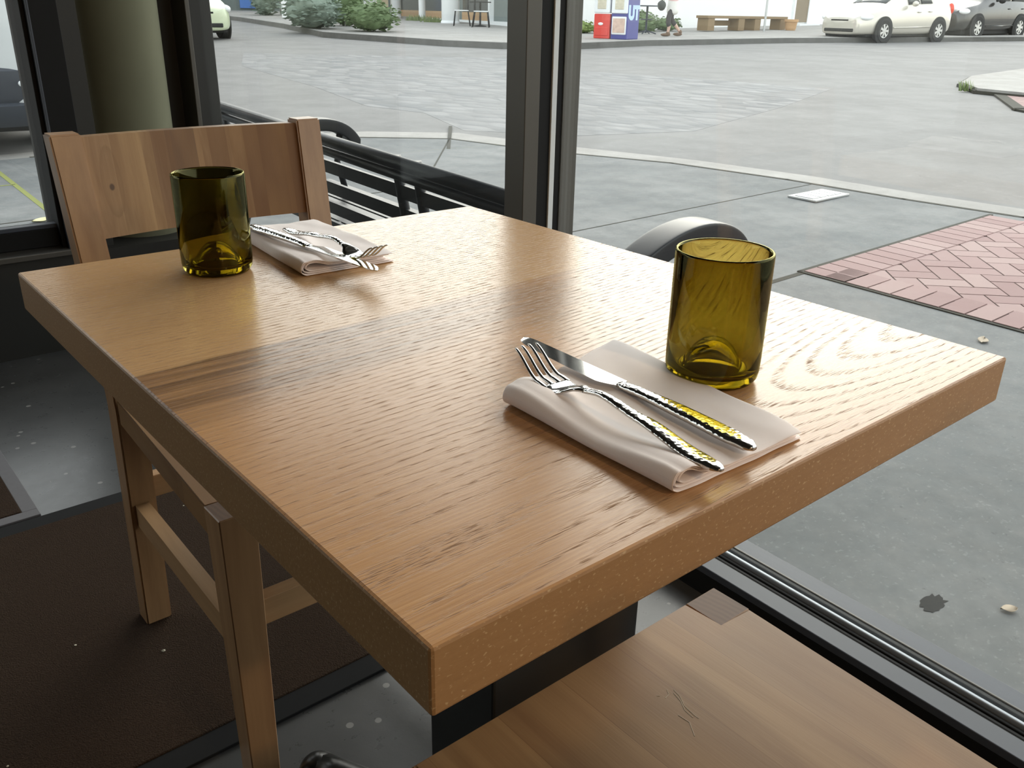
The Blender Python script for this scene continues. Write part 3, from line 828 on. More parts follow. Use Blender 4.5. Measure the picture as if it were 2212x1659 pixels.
place(k2, (0.2560, 0.7480, TZ + 0.0168), (0.2810, 0.506, TZ + 0.0150))

# ------------------------------------------------------------------ sidewalk, street
def strip(pts, wd, h0, h1, m, name, n=1):
    b = B()
    for p, q in zip(pts, pts[1:]):
        p, q = Vector((*p, 0)), Vector((*q, 0)); d = (q - p).normalized(); nn = Vector((-d.y, d.x, 0)) * wd / 2
        e = d * wd * 0.4
        prism(b, [tuple((p - nn - e)[:2]), tuple((q - nn + e)[:2]), tuple((q + nn + e)[:2]), tuple((p + nn - e)[:2])], lambda x, y: gz(x, y) + h0, lambda x, y: gz(x, y) + h1)
    return obj(name, b, m)
g = lambda k: (lambda x, y: gz(x, y) + k)
structure(obj('street', prism(B(), [(-60, -60), (90, -60), (90, 90), (-60, 90)], g(-0.5), g(-0.014)), M['street']))
curbpts = [(5.62, -6), (5.45, 0), (5.36, 1.71), (5.25, 2.39), (5.18, 3.19), (5.0, 4.07), (4.56, 5.0), (4.30, 5.9), (3.67, 6.4), (2.6, 6.75), (1.3, 6.8), (-6, 6.3)]
walkpoly = [(1.147, 1.15), (0.91, -6)] + curbpts + [(-6, 2.77), (1.0, 2.77), (1.0, 3.05), (1.147, 3.05)]
structure(obj('sidewalk', prism(B(), walkpoly, g(-0.3), g(0.0)), M['walk']))
# the gutter slab beyond the curb joint
gut = [(x + 0.30 * (1 if i < 9 else 0.4), y + (0.0 if i < 6 else 0.28)) for i, (x, y) in enumerate(curbpts)]
structure(obj('gutter', prism(B(), curbpts + gut[::-1], g(-0.3), g(-0.008)), M['walk_far']))
structure(strip(curbpts[:-1], 0.035, -0.02, 0.002, M['joint'], 'curb_joint'))
for pts, m, wd in (([(1.15, 1.845), (3.33, 1.845)], M['joint'], 0.03), ([(4.32, 5.92), (3.0, 4.4), (1.2, 4.4)], M['joint'], 0.012),
                   ([(4.0, 5.5), (4.75, 6.5)], M['joint'], 0.03), ([(0.95, 2.8), (0.95, 4.9)], M['joint'], 0.018),
                   ([(0.95, 4.9), (1.0, 6.8)], M['moss'], 0.03), ([(-6, 4.80), (0.95, 4.83)], M['joint'], 0.014), ([(-6, 5.75), (0.97, 5.85)], M['moss'], 0.02),
                   ([(5.2, 3.0), (1.2, 3.0)], M['joint'], 0.008)):
    structure(strip(pts, wd, -0.01, 0.0015, m, 'slab_joint'))
bp = [(3.33, 1.85), (3.33, -6), (5.45, -6), (5.33, 0), (5.24, 1.85)]
structure(obj('brick_bed', prism(B(), bp, g(-0.05), g(0.001)), M['joint']))
b = B(); bl = 0.105; ca_, sa_ = math.cos(PI / 4), math.sin(PI / 4)
for i in range(-60, 60):
    for j in range(-30, 30):
        ox, oy = i + 2 * j, i - 2 * j
        for (u0, v0, uw, vw) in ((0, 0, 2, 1), (0, 1, 1, 2)):
            U, V = (ox + u0 + uw / 2) * bl, (oy + v0 + vw / 2) * bl
            X, Y = 4.4 + U * ca_ - V * sa_, -0.3 + U * sa_ + V * ca_
            if not (3.50 < X < 5.2 and -3.2 < Y < 1.68): continue
            hu, hv = (uw * bl - 0.007) / 2, (vw * bl - 0.007) / 2
            pts = [(X + a * ca_ - c * sa_, Y + a * sa_ + c * ca_) for a, c in ((-hu, -hv), (hu, -hv), (hu, hv), (-hu, hv))]
            dz = 0.0012 * noise.noise(Vector((X * 9, Y * 9, 0)))
            prism(b, pts, g(0.0), g(0.0045 + dz))
structure(obj('brick_paving', b, M['paver']))
b = B()
# soldier course along the two visible edges
for i in range(46):
    y = 1.85 - 0.205 - 0.105 * i
    prism(b, [(3.335, y), (3.54, y), (3.54, y + 0.097), (3.335, y + 0.097)], g(0.0), g(0.0075))
for i in range(18):
    x = 3.335 + 0.105 * i
    prism(b, [(x, 1.85 - 0.205), (x + 0.097, 1.85 - 0.205), (x + 0.097, 1.845), (x, 1.845)], g(0.0), g(0.0075))
structure(obj('brick_border', b, M['paver']))
structure(strip([(3.325, -5), (3.325, 1.86), (5.26, 1.86)], 0.022, -0.01, 0.0045, M['joint'], 'brick_joint'))
cob = [(5.45, 10.4), (4.95, 8.3), (5.15, 7.5), (4.75, 6.3), (5.42, 5.5), (6.55, 5.13), (9.0, 5.85), (11.5, 6.77), (10.9, 9.2), (10.4, 10.7), (11.2, 13.4), (7.3, 16.6), (6.0, 13.8)]
structure(obj('cobblestones', prism(B(), cob, g(-0.05), g(-0.0125)), M['cobble']))
# far sidewalk with its curb
far = [(14.6, 36), (14.2, 32.2), (13.0, 26.4), (11.5, 21.2), (11.9, 18.9), (12.2, 17.0), (12.9, 15.7), (14.5, 15.02), (17.2, 15.37), (22.4, 14.92), (32.4, 12.7), (60, 6), (60, 60), (14.6, 60)]
structure(obj('far_sidewalk', prism(B(), far, g(-0.3), g(0.115)), M['walk_far']))
b = B()
for p, q in zip(far[:10], far[1:11]):
    p, q = Vector((*p, 0)), Vector((*q, 0)); d = (q - p).normalized(); nn = Vector((-d.y, d.x, 0)) * 0.16
    prism(b, [tuple(p[:2]), tuple(q[:2]), tuple((q + nn)[:2]), tuple((p + nn)[:2])], g(-0.2), g(0.122))
structure(obj('far_curb', b, M['curb']))
isl = [(18.0, 6.75), (14.9, 6.4), (13.6, 5.95), (12.8, 5.35), (12.75, 4.75), (13.4, 3.6), (20, 1.5), (26, 5)]
structure(obj('corner_slab', prism(B(), isl, g(-0.2), g(0.06)), M['walk_far']))
structure(strip(isl[1:6], 0.10, -0.01, 0.03, M['joint'], 'corner_slab_joint'))
structure(obj('corner_brick', prism(B(), [(12.7, 4.95), (11.2, 4.1), (10.6, 3.2), (13.2, 3.0), (13.3, 3.7), (12.7, 4.75)], g(-0.1), g(0.01)), M['brick']))
structure(strip([(12.7, 5.0), (11.2, 4.13), (10.6, 3.25)], 0.14, -0.01, 0.012, M['joint'], 'corner_brick_joint'))

# things lying on the sidewalk
r = tag(empty('drain_cover', (4.87, 2.75, gz(4.87, 2.75)), math.atan2(-0.32, 0.0) + PI / 2), 'small metal drain cover with white bars on the sidewalk by the curb', 'cover')
obj('frame', box(B(), -0.19, 0.19, -0.1, 0.1, 0.0, 0.012, 0.003), M['plate'], r)
for k in range(4): obj('bar', box(B(), -0.165 + 0.086 * k, -0.10 + 0.086 * k, -0.065, 0.065, 0.012, 0.018, 0.002), M['reflector'], r)
def fallen_leaf(x, y, s, rz, m, label):
    b = B(); n = 9; A = []
    for i in range(n + 1):
        u = i / n; wd = s * 0.30 * math.sin(PI * u) ** 0.8 + 0.0006
        A.append([b.verts.new((s * (u - 0.5), -wd, 0.004 + 0.10 * s * abs(u - 0.5))), b.verts.new((s * (u - 0.5), 0, 0.002)), b.verts.new((s * (u - 0.5), wd, 0.004 + 0.12 * s * u))])
    for P_, Q in zip(A, A[1:]):
        for k in range(2): b.faces.new([P_[k], P_[k + 1], Q[k + 1], Q[k]])
    o = obj('fallen_leaf', b, m, None, True, (x, y, gz(x, y) + 0.001), (0, 0, rz))
    md = o.modifiers.new('thick', 'SOLIDIFY'); md.thickness = 0.0008
    tag(o, label, 'leaf')
fallen_leaf(1.56, 0.20, 0.034, -0.75, M['dry_leaf'], 'dry tan leaf on the sidewalk near the window sill at right')
fallen_leaf(3.10, 0.94, 0.06, 0.3, M['dry_leaf'], 'small dry leaf beside the brick paving')
fallen_leaf(0.86, 4.78, 0.09, 0.2, M['yellow_leaf'], 'yellow leaf on the sidewalk outside the left window')
b = B(); n = 26
ctr = b.verts.new((0, 0, 0.0012))
rim_ = [b.verts.new((0.036 * math.cos(2 * PI * k / n) * (1 + 0.5 * noise.noise(Vector((k * 0.8, 1, 0)))), 0.021 * math.sin(2 * PI * k / n) * (1 + 0.5 * noise.noise(Vector((k * 0.8, 1, 0)))), 0.0006)) for k in range(n)]
for k in range(n): b.faces.new([ctr, rim_[k], rim_[(k + 1) % n]])
structure(obj('sidewalk_stain', b, M['stain'], None, None, (1.46, 0.31, gz(1.46, 0.31))))

# ------------------------------------------------------------------ black metal bench right outside the window
def outdoor_bench():
    # near end of the back rail at (1.26, 1.16), far end towards +y; the seat faces the street (+x)
    r = tag(empty('metal_bench', (1.262, 1.16, gz(1.3, 1.2)), math.radians(-2.4)), 'black metal slatted bench with curled arms outside the window', 'bench')
    L = 2.42; rise = 0.0118
    def q(x, y, z): return (x, y, z + rise * y)
    obj('top_rail', tube(B(), [q(0.0, 0.16, 0.648), q(0, L, 0.675)], 0.021, 16), M['bench_metal'], r, True)
    obj('second_rail', tube(B(), [q(0.012, 0.16, 0.607), q(0.012, L, 0.634)], 0.016, 12), M['bench_metal'], r, True)
    for k in range(4):
        z = 0.562 - 0.078 * k; x = 0.028 + 0.014 * k
        b = B(); hexa(b, [q(x, 0.18, z - 0.0225), q(x + 0.014, 0.18, z - 0.0225), q(x + 0.014, L - 0.02, z - 0.0225), q(x, L - 0.02, z - 0.0225)],
                      [q(x - 0.006, 0.18, z + 0.0225), q(x + 0.008, 0.18, z + 0.0225), q(x + 0.008, L - 0.02, z + 0.0225), q(x - 0.006, L - 0.02, z + 0.0225)])
        obj('back_slat', b, M['bench_metal'], r)
    for k in range(7):
        x = 0.10 + 0.062 * k
        b = B(); hexa(b, [q(x, 0.03, 0.30), q(x + 0.048, 0.03, 0.30), q(x + 0.048, L - 0.02, 0.30), q(x, L - 0.02, 0.30)],
                      [q(x, 0.03, 0.312), q(x + 0.048, 0.03, 0.312), q(x + 0.048, L - 0.02, 0.312), q(x, L - 0.02, 0.312)])
        obj('seat_slat', b, M['bench_metal'], r)
    for y in (0.20, 0.80, 0.92, 1.60, L - 0.06):
        b = B(); tube(b, [q(0.018, y, 0.67), q(0.035, y, 0.56), q(0.065, y, 0.40), q(0.09, y, 0.30), q(0.30, y, 0.287), q(0.53, y, 0.29)], 0.017, 10)
        obj('rib', b, M['bench_metal'], r, True)
    for y in (0.03, 0.86, 1.60, L - 0.06):
        b = B(); tube(b, [q(0.11, y, 0.29), q(0.06, y, 0.14), q(0.01, y, 0.012)], 0.02, 10)
        obj('back_leg', b, M['bench_metal'], r, True)
        b = B(); tube(b, [q(0.50, y, 0.29), q(0.53, y, 0.15), q(0.55, y, 0.012 - 0.004)], 0.02, 10)
        obj('front_leg', b, M['bench_metal'], r, True)
    for y, dz in ((-0.04, -0.02), (2.08, -0.01)):
        # flat curved arm: rises from the back, crests and curls down at the front
        pts = [(0.0, 0.49), (0.08, 0.548), (0.16, 0.592), (0.24, 0.618), (0.32, 0.626), (0.39, 0.615), (0.445, 0.588), (0.475, 0.548), (0.47, 0.515)]
        b = B(); A = []
        for i, (x, z) in enumerate(pts):
            x0, z0 = pts[max(0, i - 1)]; x1, z1 = pts[min(len(pts) - 1, i + 1)]
            d = Vector((x1 - x0, 0, z1 - z0)).normalized(); nn = Vector((-d.z, 0, d.x)) * 0.026
            A.append([b.verts.new(q(x + s * nn.x, y + w_, z + dz + s * nn.z)) for s, w_ in ((1, -0.045), (1, 0.045), (-1, 0.045), (-1, -0.045))])
        for P_, Q in zip(A, A[1:]):
            for k in range(4): b.faces.new([P_[k], P_[(k + 1) % 4], Q[(k + 1) % 4], Q[k]])
        b.faces.new(A[0]); b.faces.new(A[-1][::-1])
        o = obj('arm', b, M['bench_metal'], r, True)
        mb = o.modifiers.new('round', 'BEVEL'); mb.width = 0.006; mb.segments = 2
        subsurf(o, 2)
        b = B(); tube(b, [q(0.42, y, 0.58), q(0.40, y, 0.45), q(0.44, y, 0.30)], 0.014, 8)
        obj('arm_post', b, M['bench_metal'], r, True)
    return r
outdoor_bench()
# ------------------------------------------------------------------ buildings across the street
def P3(p, q, u, off=0.0):
    d = (Vector((*q, 0)) - Vector((*p, 0))); L = d.length; d.normalize(); nn = Vector((-d.y, d.x, 0))
    w_ = Vector((*p, 0)) + d * u + nn * off
    return (w_.x, w_.y)
def wallbox(bm, p, q, u0, u1, o0, o1, z0, z1):
    """box along the line p-q: u along it, o across it"""
    prism(bm, [P3(p, q, u0, o0), P3(p, q, u1, o0), P3(p, q, u1, o1), P3(p, q, u0, o1)], z0, z1)
    return bm

# white building: front line p-q, its street side faces the camera
p, q = (16.9, 19.66), (45.0, 23.93)
wb = tag(empty('white_building', (28.0, 21.3, 0.4)), 'white stucco building with a brown door behind the parked cars', 'building')
def child(name, b, m, par, smooth=None):
    o = obj(name, b, m, None, smooth); o.parent = par
    o.matrix_parent_inverse = Matrix.Translation(-Vector(par.location)); return o
child('wall', prism(B(), [P3(p, q, 2.15, 0), P3(p, q, 28.4, 0), P3(p, q, 28.4, 4), P3(p, q, 6.8, 4)], 0.2, 5.6), M['stucco'], wb)
child('roof', prism(B(), [P3(p, q, 1.9, -0.3), P3(p, q, 28.7, -0.3), P3(p, q, 28.7, 4.3), P3(p, q, 6.7, 4.3)], 5.6, 5.9), M['white_paint'], wb)
dr = child('door', wallbox(B(), p, q, 16.62, 17.85, -0.06, 0.02, 0.72, 2.75), M['door_brown'], wb)
child('door_frame', wallbox(wallbox(wallbox(B(), p, q, 16.5, 16.62, -0.09, 0.02, 0.66, 2.85), p, q, 17.85, 17.97, -0.09, 0.02, 0.66, 2.85), p, q, 16.5, 17.97, -0.09, 0.02, 2.75, 2.87), M['white_paint'], wb)
child('door_step', wallbox(B(), p, q, 16.3, 18.2, -0.5, 0.0, 0.45, 0.66), M['white_paint'], wb)
for u in (3.6, 8.6, 12.4):
    f = child('window_frame', wallbox(B(), p, q, u, u + 1.5, -0.05, 0.02, 1.75, 3.2), M['white_paint'], wb)
    child('window_pane', wallbox(B(), p, q, u + 0.1, u + 1.4, -0.06, 0.0, 1.85, 3.1), M['dark_glass'], wb)

# storefront at the left, along the side street
p2, q2 = (19.0, 21.5), (22.6, 35.9)
sf = tag(empty('storefront', (21.0, 28.5, 0.4)), 'old shopfront with orange wood panels under its windows, behind white posts', 'building')
child('wall', wallbox(B(), p2, q2, 1.6, 15.2, -0.7, -0.12, 0.2, 6.5), M['far_wall'], sf)
for k in range(5): child('upper_window', wallbox(B(), p2, q2, 2.6 + 2.5 * k, 3.9 + 2.5 * k, -0.14, -0.06, 4.5, 6.0), M['dark_glass'], sf)
child('plinth', wallbox(B(), p2, q2, 1.7, 14.9, -0.12, 0.06, 0.3, 0.60), M['white_paint'], sf)
for i, (u0, u1) in enumerate(((3.6, 5.9), (6.6, 9.8), (10.2, 12.9))):
    child('wood_panel', wallbox(B(), p2, q2, u0, u1, -0.12, 0.03, 0.60, 0.86), M['shop_wood'], sf)
    f = child('shop_window', wallbox(B(), p2, q2, u0, u1, -0.12, 0.0, 0.86, 3.2), M['dark_glass'], sf)
    child('window_bar', wallbox(B(), p2, q2, u0 - 0.12, u0, -0.12, 0.05, 0.5, 3.2), M['white_paint'], sf)
child('fascia', wallbox(B(), p2, q2, 1.6, 15.2, -0.12, 1.6, 3.42, 3.7), M['white_paint'], sf)
for x, y, rr, lab in ((20.38, 31.54, 0.21, 'white post left of the shopfront windows, farthest of the three'), (19.91, 29.03, 0.125, 'thin white post in the middle of the shopfront'), (18.99, 26.0, 0.30, 'thick white post at the right end of the shopfront windows')):
    r = tag(empty('porch_post', (x, y, gz(x, y) + 0.115)), lab, 'post', 'white porch posts of the shopfront')
    obj('shaft', lathe(B(), [(0, 0), (rr * 0.92, 0.0), (rr, 0.03), (rr, 2.6), (0, 2.6)], 20), M['white_paint'], r, 0.8)
    obj('base_ring', lathe(B(), [(rr * 0.9, 0), (rr * 1.08, 0.0), (rr * 1.08, 0.06), (rr * 0.98, 0.09)], 20), M['white_paint'], r, 0.8)
p4, q4 = (15.8, 31.75), (20.35, 31.55)
o = tag(empty('garden_wall', (18.0, 31.65, 0.5)), 'white wall with a cream corner behind the large bush', 'wall')
child('wall', wallbox(B(), p4, q4, 0.0, 3.75, 0, 0.4, 0.3, 3.2), M['stucco'], o)
child('corner_trim', wallbox(B(), p4, q4, 3.75, 4.25, -0.03, 0.42, 0.3, 3.2), M['cream'], o)
child('coping', wallbox(B(), p4, q4, -0.1, 4.3, -0.06, 0.46, 3.2, 3.3), M['white_paint'], o)
p5, q5 = (14.5, 42.5), (24.0, 40.0)
o = tag(empty('far_house', (18.0, 42.0, 0.6)), 'dark grey-green house with a blue shutter far down the street', 'building')
child('wall', wallbox(B(), p5, q5, -3.0, 8.0, 0, 6, 0.2, 6.0), M['far_wall'], o)
child('shutter', wallbox(B(), p5, q5, 4.0, 5.2, -0.08, 0.02, 0.78, 2.6), M['blue_door'], o)
child('roof', wallbox(B(), p5, q5, -3.3, 8.3, -0.4, 6.4, 6.0, 6.5), M['bark'], o)

# unseen house added beyond the side street, blocking sky from the left window
o = tag(empty('sky_blocker_house', (-2.8, 17.5, 0.1)), 'unseen tan house added across the side street to block sky', 'building')
child('wall', box(B(), -9.0, 3.4, 17.0, 23.0, -0.2, 6.2), M['tan_wall'], o)
child('roof', box(B(), -9.4, 3.8, 16.6, 23.4, 6.2, 6.6), M['bark'], o)
child('base_course', box(B(), -9.0, 3.45, 16.95, 17.05, -0.2, 0.7), M['brick'], o)
for k in range(3):
    child('window_pane', box(B(), -7.4 + 3.6 * k, -6.0 + 3.6 * k, 16.93, 17.02, 1.5, 3.2), M['dark_glass'], o)

# ------------------------------------------------------------------ plants
def leaves(b, c, r, n, size, seed, shell=0.55):
    rnd = random.Random(seed)
    for _ in range(n):
        while True:
            v = Vector((rnd.uniform(-1, 1), rnd.uniform(-1, 1), rnd.uniform(-1, 1)))
            if shell < v.length < 1: break
        v *= 1 + 0.25 * noise.noise(v * 2.1 + Vector((seed, 0, 0)))
        pos = Vector((c[0] + v.x * r[0], c[1] + v.y * r[1], c[2] + v.z * r[2]))
        if pos.z < 0.02: continue
        s = size * rnd.uniform(0.6, 1.3)
        m = Matrix.Rotation(rnd.uniform(0, 2 * PI), 3, 'Z') @ Matrix.Rotation(rnd.uniform(-1.2, 1.2), 3, 'X')
        q_ = [m @ Vector(k) * s + pos for k in ((-0.5, 0, 0), (0, -0.25, 0.08), (0.6, 0, 0), (0, 0.25, 0.08))]
        b.faces.new([b.verts.new(k) for k in q_])
    return b
def bush(x, y, r, h, label, m, n, size, seed, off=0.115, group=None):
    t = tag(empty('bush', (x, y, gz(x, y) + off)), label, 'bush', group)
    b = leaves(B(), (0, 0, h * 0.5), (r[0], r[1], h * 0.56), n, size, seed)
    core = ball(B(), (0, 0, h * 0.47), (r[0] * 0.72, r[1] * 0.72, h * 0.45), 3, 0.35, seed)
    obj('foliage', b, m, t)
    obj('inner_foliage', core, m, t, True)
    b = B()
    for k in range(5):
        a = k * 1.26 + seed; tube(b, [(0.08 * math.cos(a), 0.08 * math.sin(a), 0), (r[0] * 0.5 * math.cos(a), r[1] * 0.5 * math.sin(a), h * 0.6)], 0.025, 6)
    obj('stems', b, M['bark'], t)
bush(12.3, 23.25, (0.85, 1.0), 1.0, 'rounded grey-green bush, left part of the large shrub on the corner', M['sage'], 900, 0.17, 3, group='bushes of the corner shrub')
bush(12.95, 21.25, (0.75, 0.8), 0.72, 'low dark bush at the right end of the corner shrub', M['bush'], 700, 0.14, 5, group='bushes of the corner shrub')
bush(14.1, 24.6, (0.7, 0.9), 1.9, 'tall upright bush behind the corner shrub', M['bush'], 900, 0.16, 8, group='bushes of the corner shrub')
bush(20.9, 19.0, (0.75, 0.4), 0.55, 'low green bush by the white wall behind the walking person', M['bush'], 420, 0.12, 12, group='bushes along the white wall')
bush(22.4, 19.3, (0.6, 0.4), 0.40, 'small bush by the white wall right of the walking person', M['bush'], 300, 0.12, 17, group='bushes along the white wall')
bush(16.6, 18.15, (0.45, 0.5), 0.62, 'green bush left of the red newspaper box', M['bush'], 380, 0.12, 21, group='bushes along the white wall')
bush(18.4, 18.9, (0.5, 0.35), 0.30, 'low weeds right of the blue newspaper box', M['grass'], 260, 0.10, 25, group='bushes along the white wall')
def tuft(x, y, r, h, label, seed, n=60, off=0.115):
    b = B(); rnd = random.Random(seed)
    for _ in range(n):
        a = rnd.uniform(0, 2 * PI); d = rnd.uniform(0, r); bx, by = d * math.cos(a), d * math.sin(a); hh = h * rnd.uniform(0.5, 1.1); w_ = 0.012
        lx, ly = rnd.uniform(-0.4, 0.4) * hh, rnd.uniform(-0.4, 0.4) * hh
        b.faces.new([b.verts.new(k) for k in ((bx - w_, by, 0), (bx + w_, by, 0), (bx + lx * 0.5 + w_ * 0.6, by + ly * 0.5, hh * 0.6), (bx + lx, by + ly, hh))])
    tag(obj('grass_tuft', b, M['grass'], None, None, (x, y, gz(x, y) + off)), label, 'grass', 'weeds along the street', 'stuff')
tuft(19.3, 28.4, 0.5, 0.22, 'green weeds at the foot of the thin middle post', 2, 160)
tuft(19.0, 27.0, 0.5, 0.2, 'green weeds left of the thick white post', 3, 200)
tuft(12.9, 5.55, 0.1, 0.15, 'small weed at the rounded corner of the sidewalk slab', 4, 50, 0.0)
def tree(x, y, h, label, seed, crown):
    r = tag(empty('street_tree', (x, y, gz(x, y) + 0.11)), label, 'tree', 'pale trees down the side street')
    rnd = random.Random(seed)
    pts = [(0, 0, -0.02)] + [(0.12 * noise.noise(Vector((k, seed, 0))), 0.12 * noise.noise(Vector((seed, k, 3))), h * k / 6) for k in range(1, 7)]
    tk = obj('trunk', tube(B(), pts, [0.24 - 0.02 * k for k in range(7)], 12), M['bark'], r, True)
    for k in range(5):
        a = k * 1.3 + seed; z = h * (0.45 + 0.1 * k)
        obj('branch', tube(B(), [(0, 0, z), (0.6 * math.cos(a), 0.6 * math.sin(a), z + 0.7), (1.2 * math.cos(a), 1.2 * math.sin(a), z + 1.5)], [0.09, 0.06, 0.03], 8), M['bark'], r, True)
    obj('crown', leaves(B(), (0, 0, h + 0.6), (crown, crown, 1.6), 1500, 0.3, seed, 0.2), M['sage'], r)
tree(17.6, 35.4, 3.6, 'pale-barked tree, left of the pair behind the corner shrub', 1, 1.0)
tree(19.35, 36.9, 3.4, 'pale-barked tree, right of the pair behind the corner shrub', 2, 1.0)
for k, (x, y, rr, h, lab) in enumerate(((16.3, 34.6, 0.6, 1.2, 'grey-green shrub at the foot of the left pale tree'), (19.2, 35.4, 0.6, 1.1, 'grey-green shrub at the foot of the right pale tree'))):
    bush(x, y, (rr, 0.7), h, lab, M['sage'], 500, 0.2, 30 + k, 0.115, 'shrubs under the pale trees')

# ------------------------------------------------------------------ newspaper boxes
def front_frame(p0, p1):
    a = math.atan2(p1[1] - p0[1], p1[0] - p0[0]); return a
def news_box(x, y, rz, w_, d_, h, body, label, blue=False):
    r = tag(empty('newspaper_box', (x, y, gz(x, y) + 0.115), rz), label, 'newspaper box', 'newspaper boxes on the far sidewalk')
    b = B(); box(b, -w_ / 2, w_ / 2, 0.0, d_, 0.0, 0.57 if not blue else 1.30, 0.02)
    obj('body', b, body, r)
    u = obj('upper_case', box(B(), -w_ / 2 + 0.005, w_ / 2 - 0.005, -0.03, d_ * 0.9, 0.59, 1.32, 0.02), M['white_paint'], r)
    obj('display_window', box(B(), -w_ * 0.27, w_ * 0.27, -0.04, 0.0, 0.68, 1.12, 0.01), M['paper'], u)
    obj('coin_slot', box(B(), -0.05, 0.05, -0.05, 0.0, 1.16, 1.28, 0.005), M['frame_grey'], u)
    if blue:
        f = obj('lower_window_frame', box(B(), -w_ * 0.44, w_ * 0.44, -0.02, 0.01, 0.11, 0.52, 0.02), M['white_paint'], r)
        obj('poster', box(B(), -w_ * 0.37, w_ * 0.37, -0.026, 0.0, 0.15, 0.48, 0.005), M['poster'], f)
    else:
        obj('emblem', ball(B(), (-0.03, -0.004, 0.34), (0.075, 0.006, 0.035), 2), M['lens'], r, True)
        obj('door', box(B(), -w_ * 0.42, w_ * 0.42, -0.012, 0.01, 0.07, 0.27, 0.012), M['red'], r)
    return r
az = -1.30
news_box(16.63, 16.42, az, 0.45, 0.48, 1.3, M['red'], 'red newspaper box with a white upper case, left of the blue one')
nb = news_box(16.76, 15.95, az, 0.45, 0.62, 1.3, M['blue'], 'navy blue newspaper box with light blue lettering on its side', True)
# lettering on the right side of the blue box
fc = bpy.data.curves.new('lettering', 'FONT'); fc.body = 'UT'; fc.size = 0.42; fc.extrude = 0.004; fc.offset = 0.028; fc.align_x = 'CENTER'
tmp = bpy.data.objects.new('lettering_source', fc); COL.objects.link(tmp)
dg = bpy.context.evaluated_depsgraph_get(); me = bpy.data.meshes.new_from_object(tmp.evaluated_get(dg)); bpy.data.objects.remove(tmp)
me.materials.clear(); me.materials.append(M['lightblue'])
lo = bpy.data.objects.new('lettering', me); lo.location = (0.229, 0.31, 0.47); lo.rotation_euler = (PI / 2, 0, PI / 2); link(lo, nb)

# ------------------------------------------------------------------ plank bench, flower pot, street pole, cafe furniture
def far_z(x, y): return gz(x, y) + 0.115
bx, by = 25.8, 18.95
r = tag(empty('plank_bench', (bx, by, far_z(bx, by)), math.radians(5.0)), 'long brown wooden plank bench on square posts by the white wall', 'bench')
obj('seat_plank', box(B(), -2.45, 2.45, -0.22, 0.22, 0.36, 0.44, 0.01), M['plank'], r)
for u in (-2.2, -0.45, 0.55, 2.2): obj('post', box(B(), u - 0.18, u + 0.18, -0.20, 0.20, 0.0, 0.36, 0.008), M['plank'], r)
obj('back_rail', box(B(), -2.3, -0.3, 0.12, 0.17, 0.14, 0.30, 0.004), M['plank'], r)
r = tag(empty('flower_pot', (27.9, 18.55, far_z(27.9, 18.55))), 'terracotta pot at the right end of the plank bench', 'pot')
obj('pot', lathe(B(), [(0, 0), (0.16, 0), (0.21, 0.27), (0.235, 0.27), (0.235, 0.35), (0.20, 0.35), (0.18, 0.05), (0, 0.05)], 24), M['terracotta'], r, 0.7)
obj('soil', lathe(B(), [(0, 0.30), (0.198, 0.30)], 24), M['joint'], r)
r = tag(empty('street_pole', (25.78, 18.11, far_z(25.78, 18.11))), 'thin grey street sign pole in front of the plank bench', 'pole')
obj('pole', lathe(B(), [(0, 0), (0.035, 0), (0.035, 2.9), (0, 2.9)], 12), M['pole'], r, 0.8)
obj('sign', box(B(), -0.25, 0.25, -0.045, -0.035, 2.3, 2.9, 0.004), M['white_paint'], r)
x, y = 19.9, 17.9
r = tag(empty('bistro_table', (x, y, far_z(x, y))), 'small grey high table right of the blue newspaper box', 'table')
obj('tabletop', lathe(B(), [(0, 0.72), (0.42, 0.72), (0.42, 0.75), (0, 0.75)], 28), M['frame_grey'], r, 0.7)
obj('column', lathe(B(), [(0, 0.03), (0.03, 0.03), (0.03, 0.72), (0, 0.72)], 12), M['frame_grey'], r, 0.7)
obj('foot_ring', lathe(B(), [(0.03, 0.37), (0.17, 0.37), (0.17, 0.40), (0.03, 0.40)], 24), M['frame_grey'], r, 0.7)
for k in range(4):
    a = k * PI / 2 + 0.4; obj('foot', tube(B(), [(0, 0, 0.10), (0.30 * math.cos(a), 0.30 * math.sin(a), 0.018)], 0.016, 8), M['frame_grey'], r, True)
def cafe_chair(x, y, rz, label):
    r = tag(empty('cafe_chair', (x, y, far_z(x, y)), rz), label, 'chair', 'cafe chairs in front of the shop')
    obj('seat', box(B(), -0.22, 0.22, -0.22, 0.22, 0.44, 0.47, 0.01), M['white_paint'], r)
    for sx in (-1, 1):
        obj('leg', tube(B(), [(sx * 0.2, 0.2, 0.44), (sx * 0.23, 0.25, 0.0)], 0.016, 8), M['frame_dark'], r, True)
        obj('leg', tube(B(), [(sx * 0.2, -0.2, 0.95), (sx * 0.2, -0.2, 0.44), (sx * 0.22, -0.27, 0.0)], 0.016, 8), M['frame_dark'], r, True)
    obj('backrest', box(B(), -0.2, 0.2, -0.215, -0.19, 0.62, 0.93, 0.01), M['frame_dark'], r)
cafe_chair(17.9, 23.9, 0.9, 'dark cafe chair with a white seat, left one by the shop wall')
cafe_chair(17.9, 22.9, -2.3, 'dark cafe chair with a white seat, right one by the shop wall')
x, y = 17.75, 23.4
r = tag(empty('cafe_table', (x + 0.5, y, far_z(x, y))), 'dark cafe table between the two cafe chairs', 'table')
obj('tabletop', lathe(B(), [(0, 0.70), (0.34, 0.70), (0.34, 0.73), (0, 0.73)], 28), M['frame_dark'], r, 0.7)
obj('column', lathe(B(), [(0, 0), (0.2, 0), (0.2, 0.03), (0.03, 0.06), (0.03, 0.70), (0, 0.70)], 16), M['frame_dark'], r, 0.7)

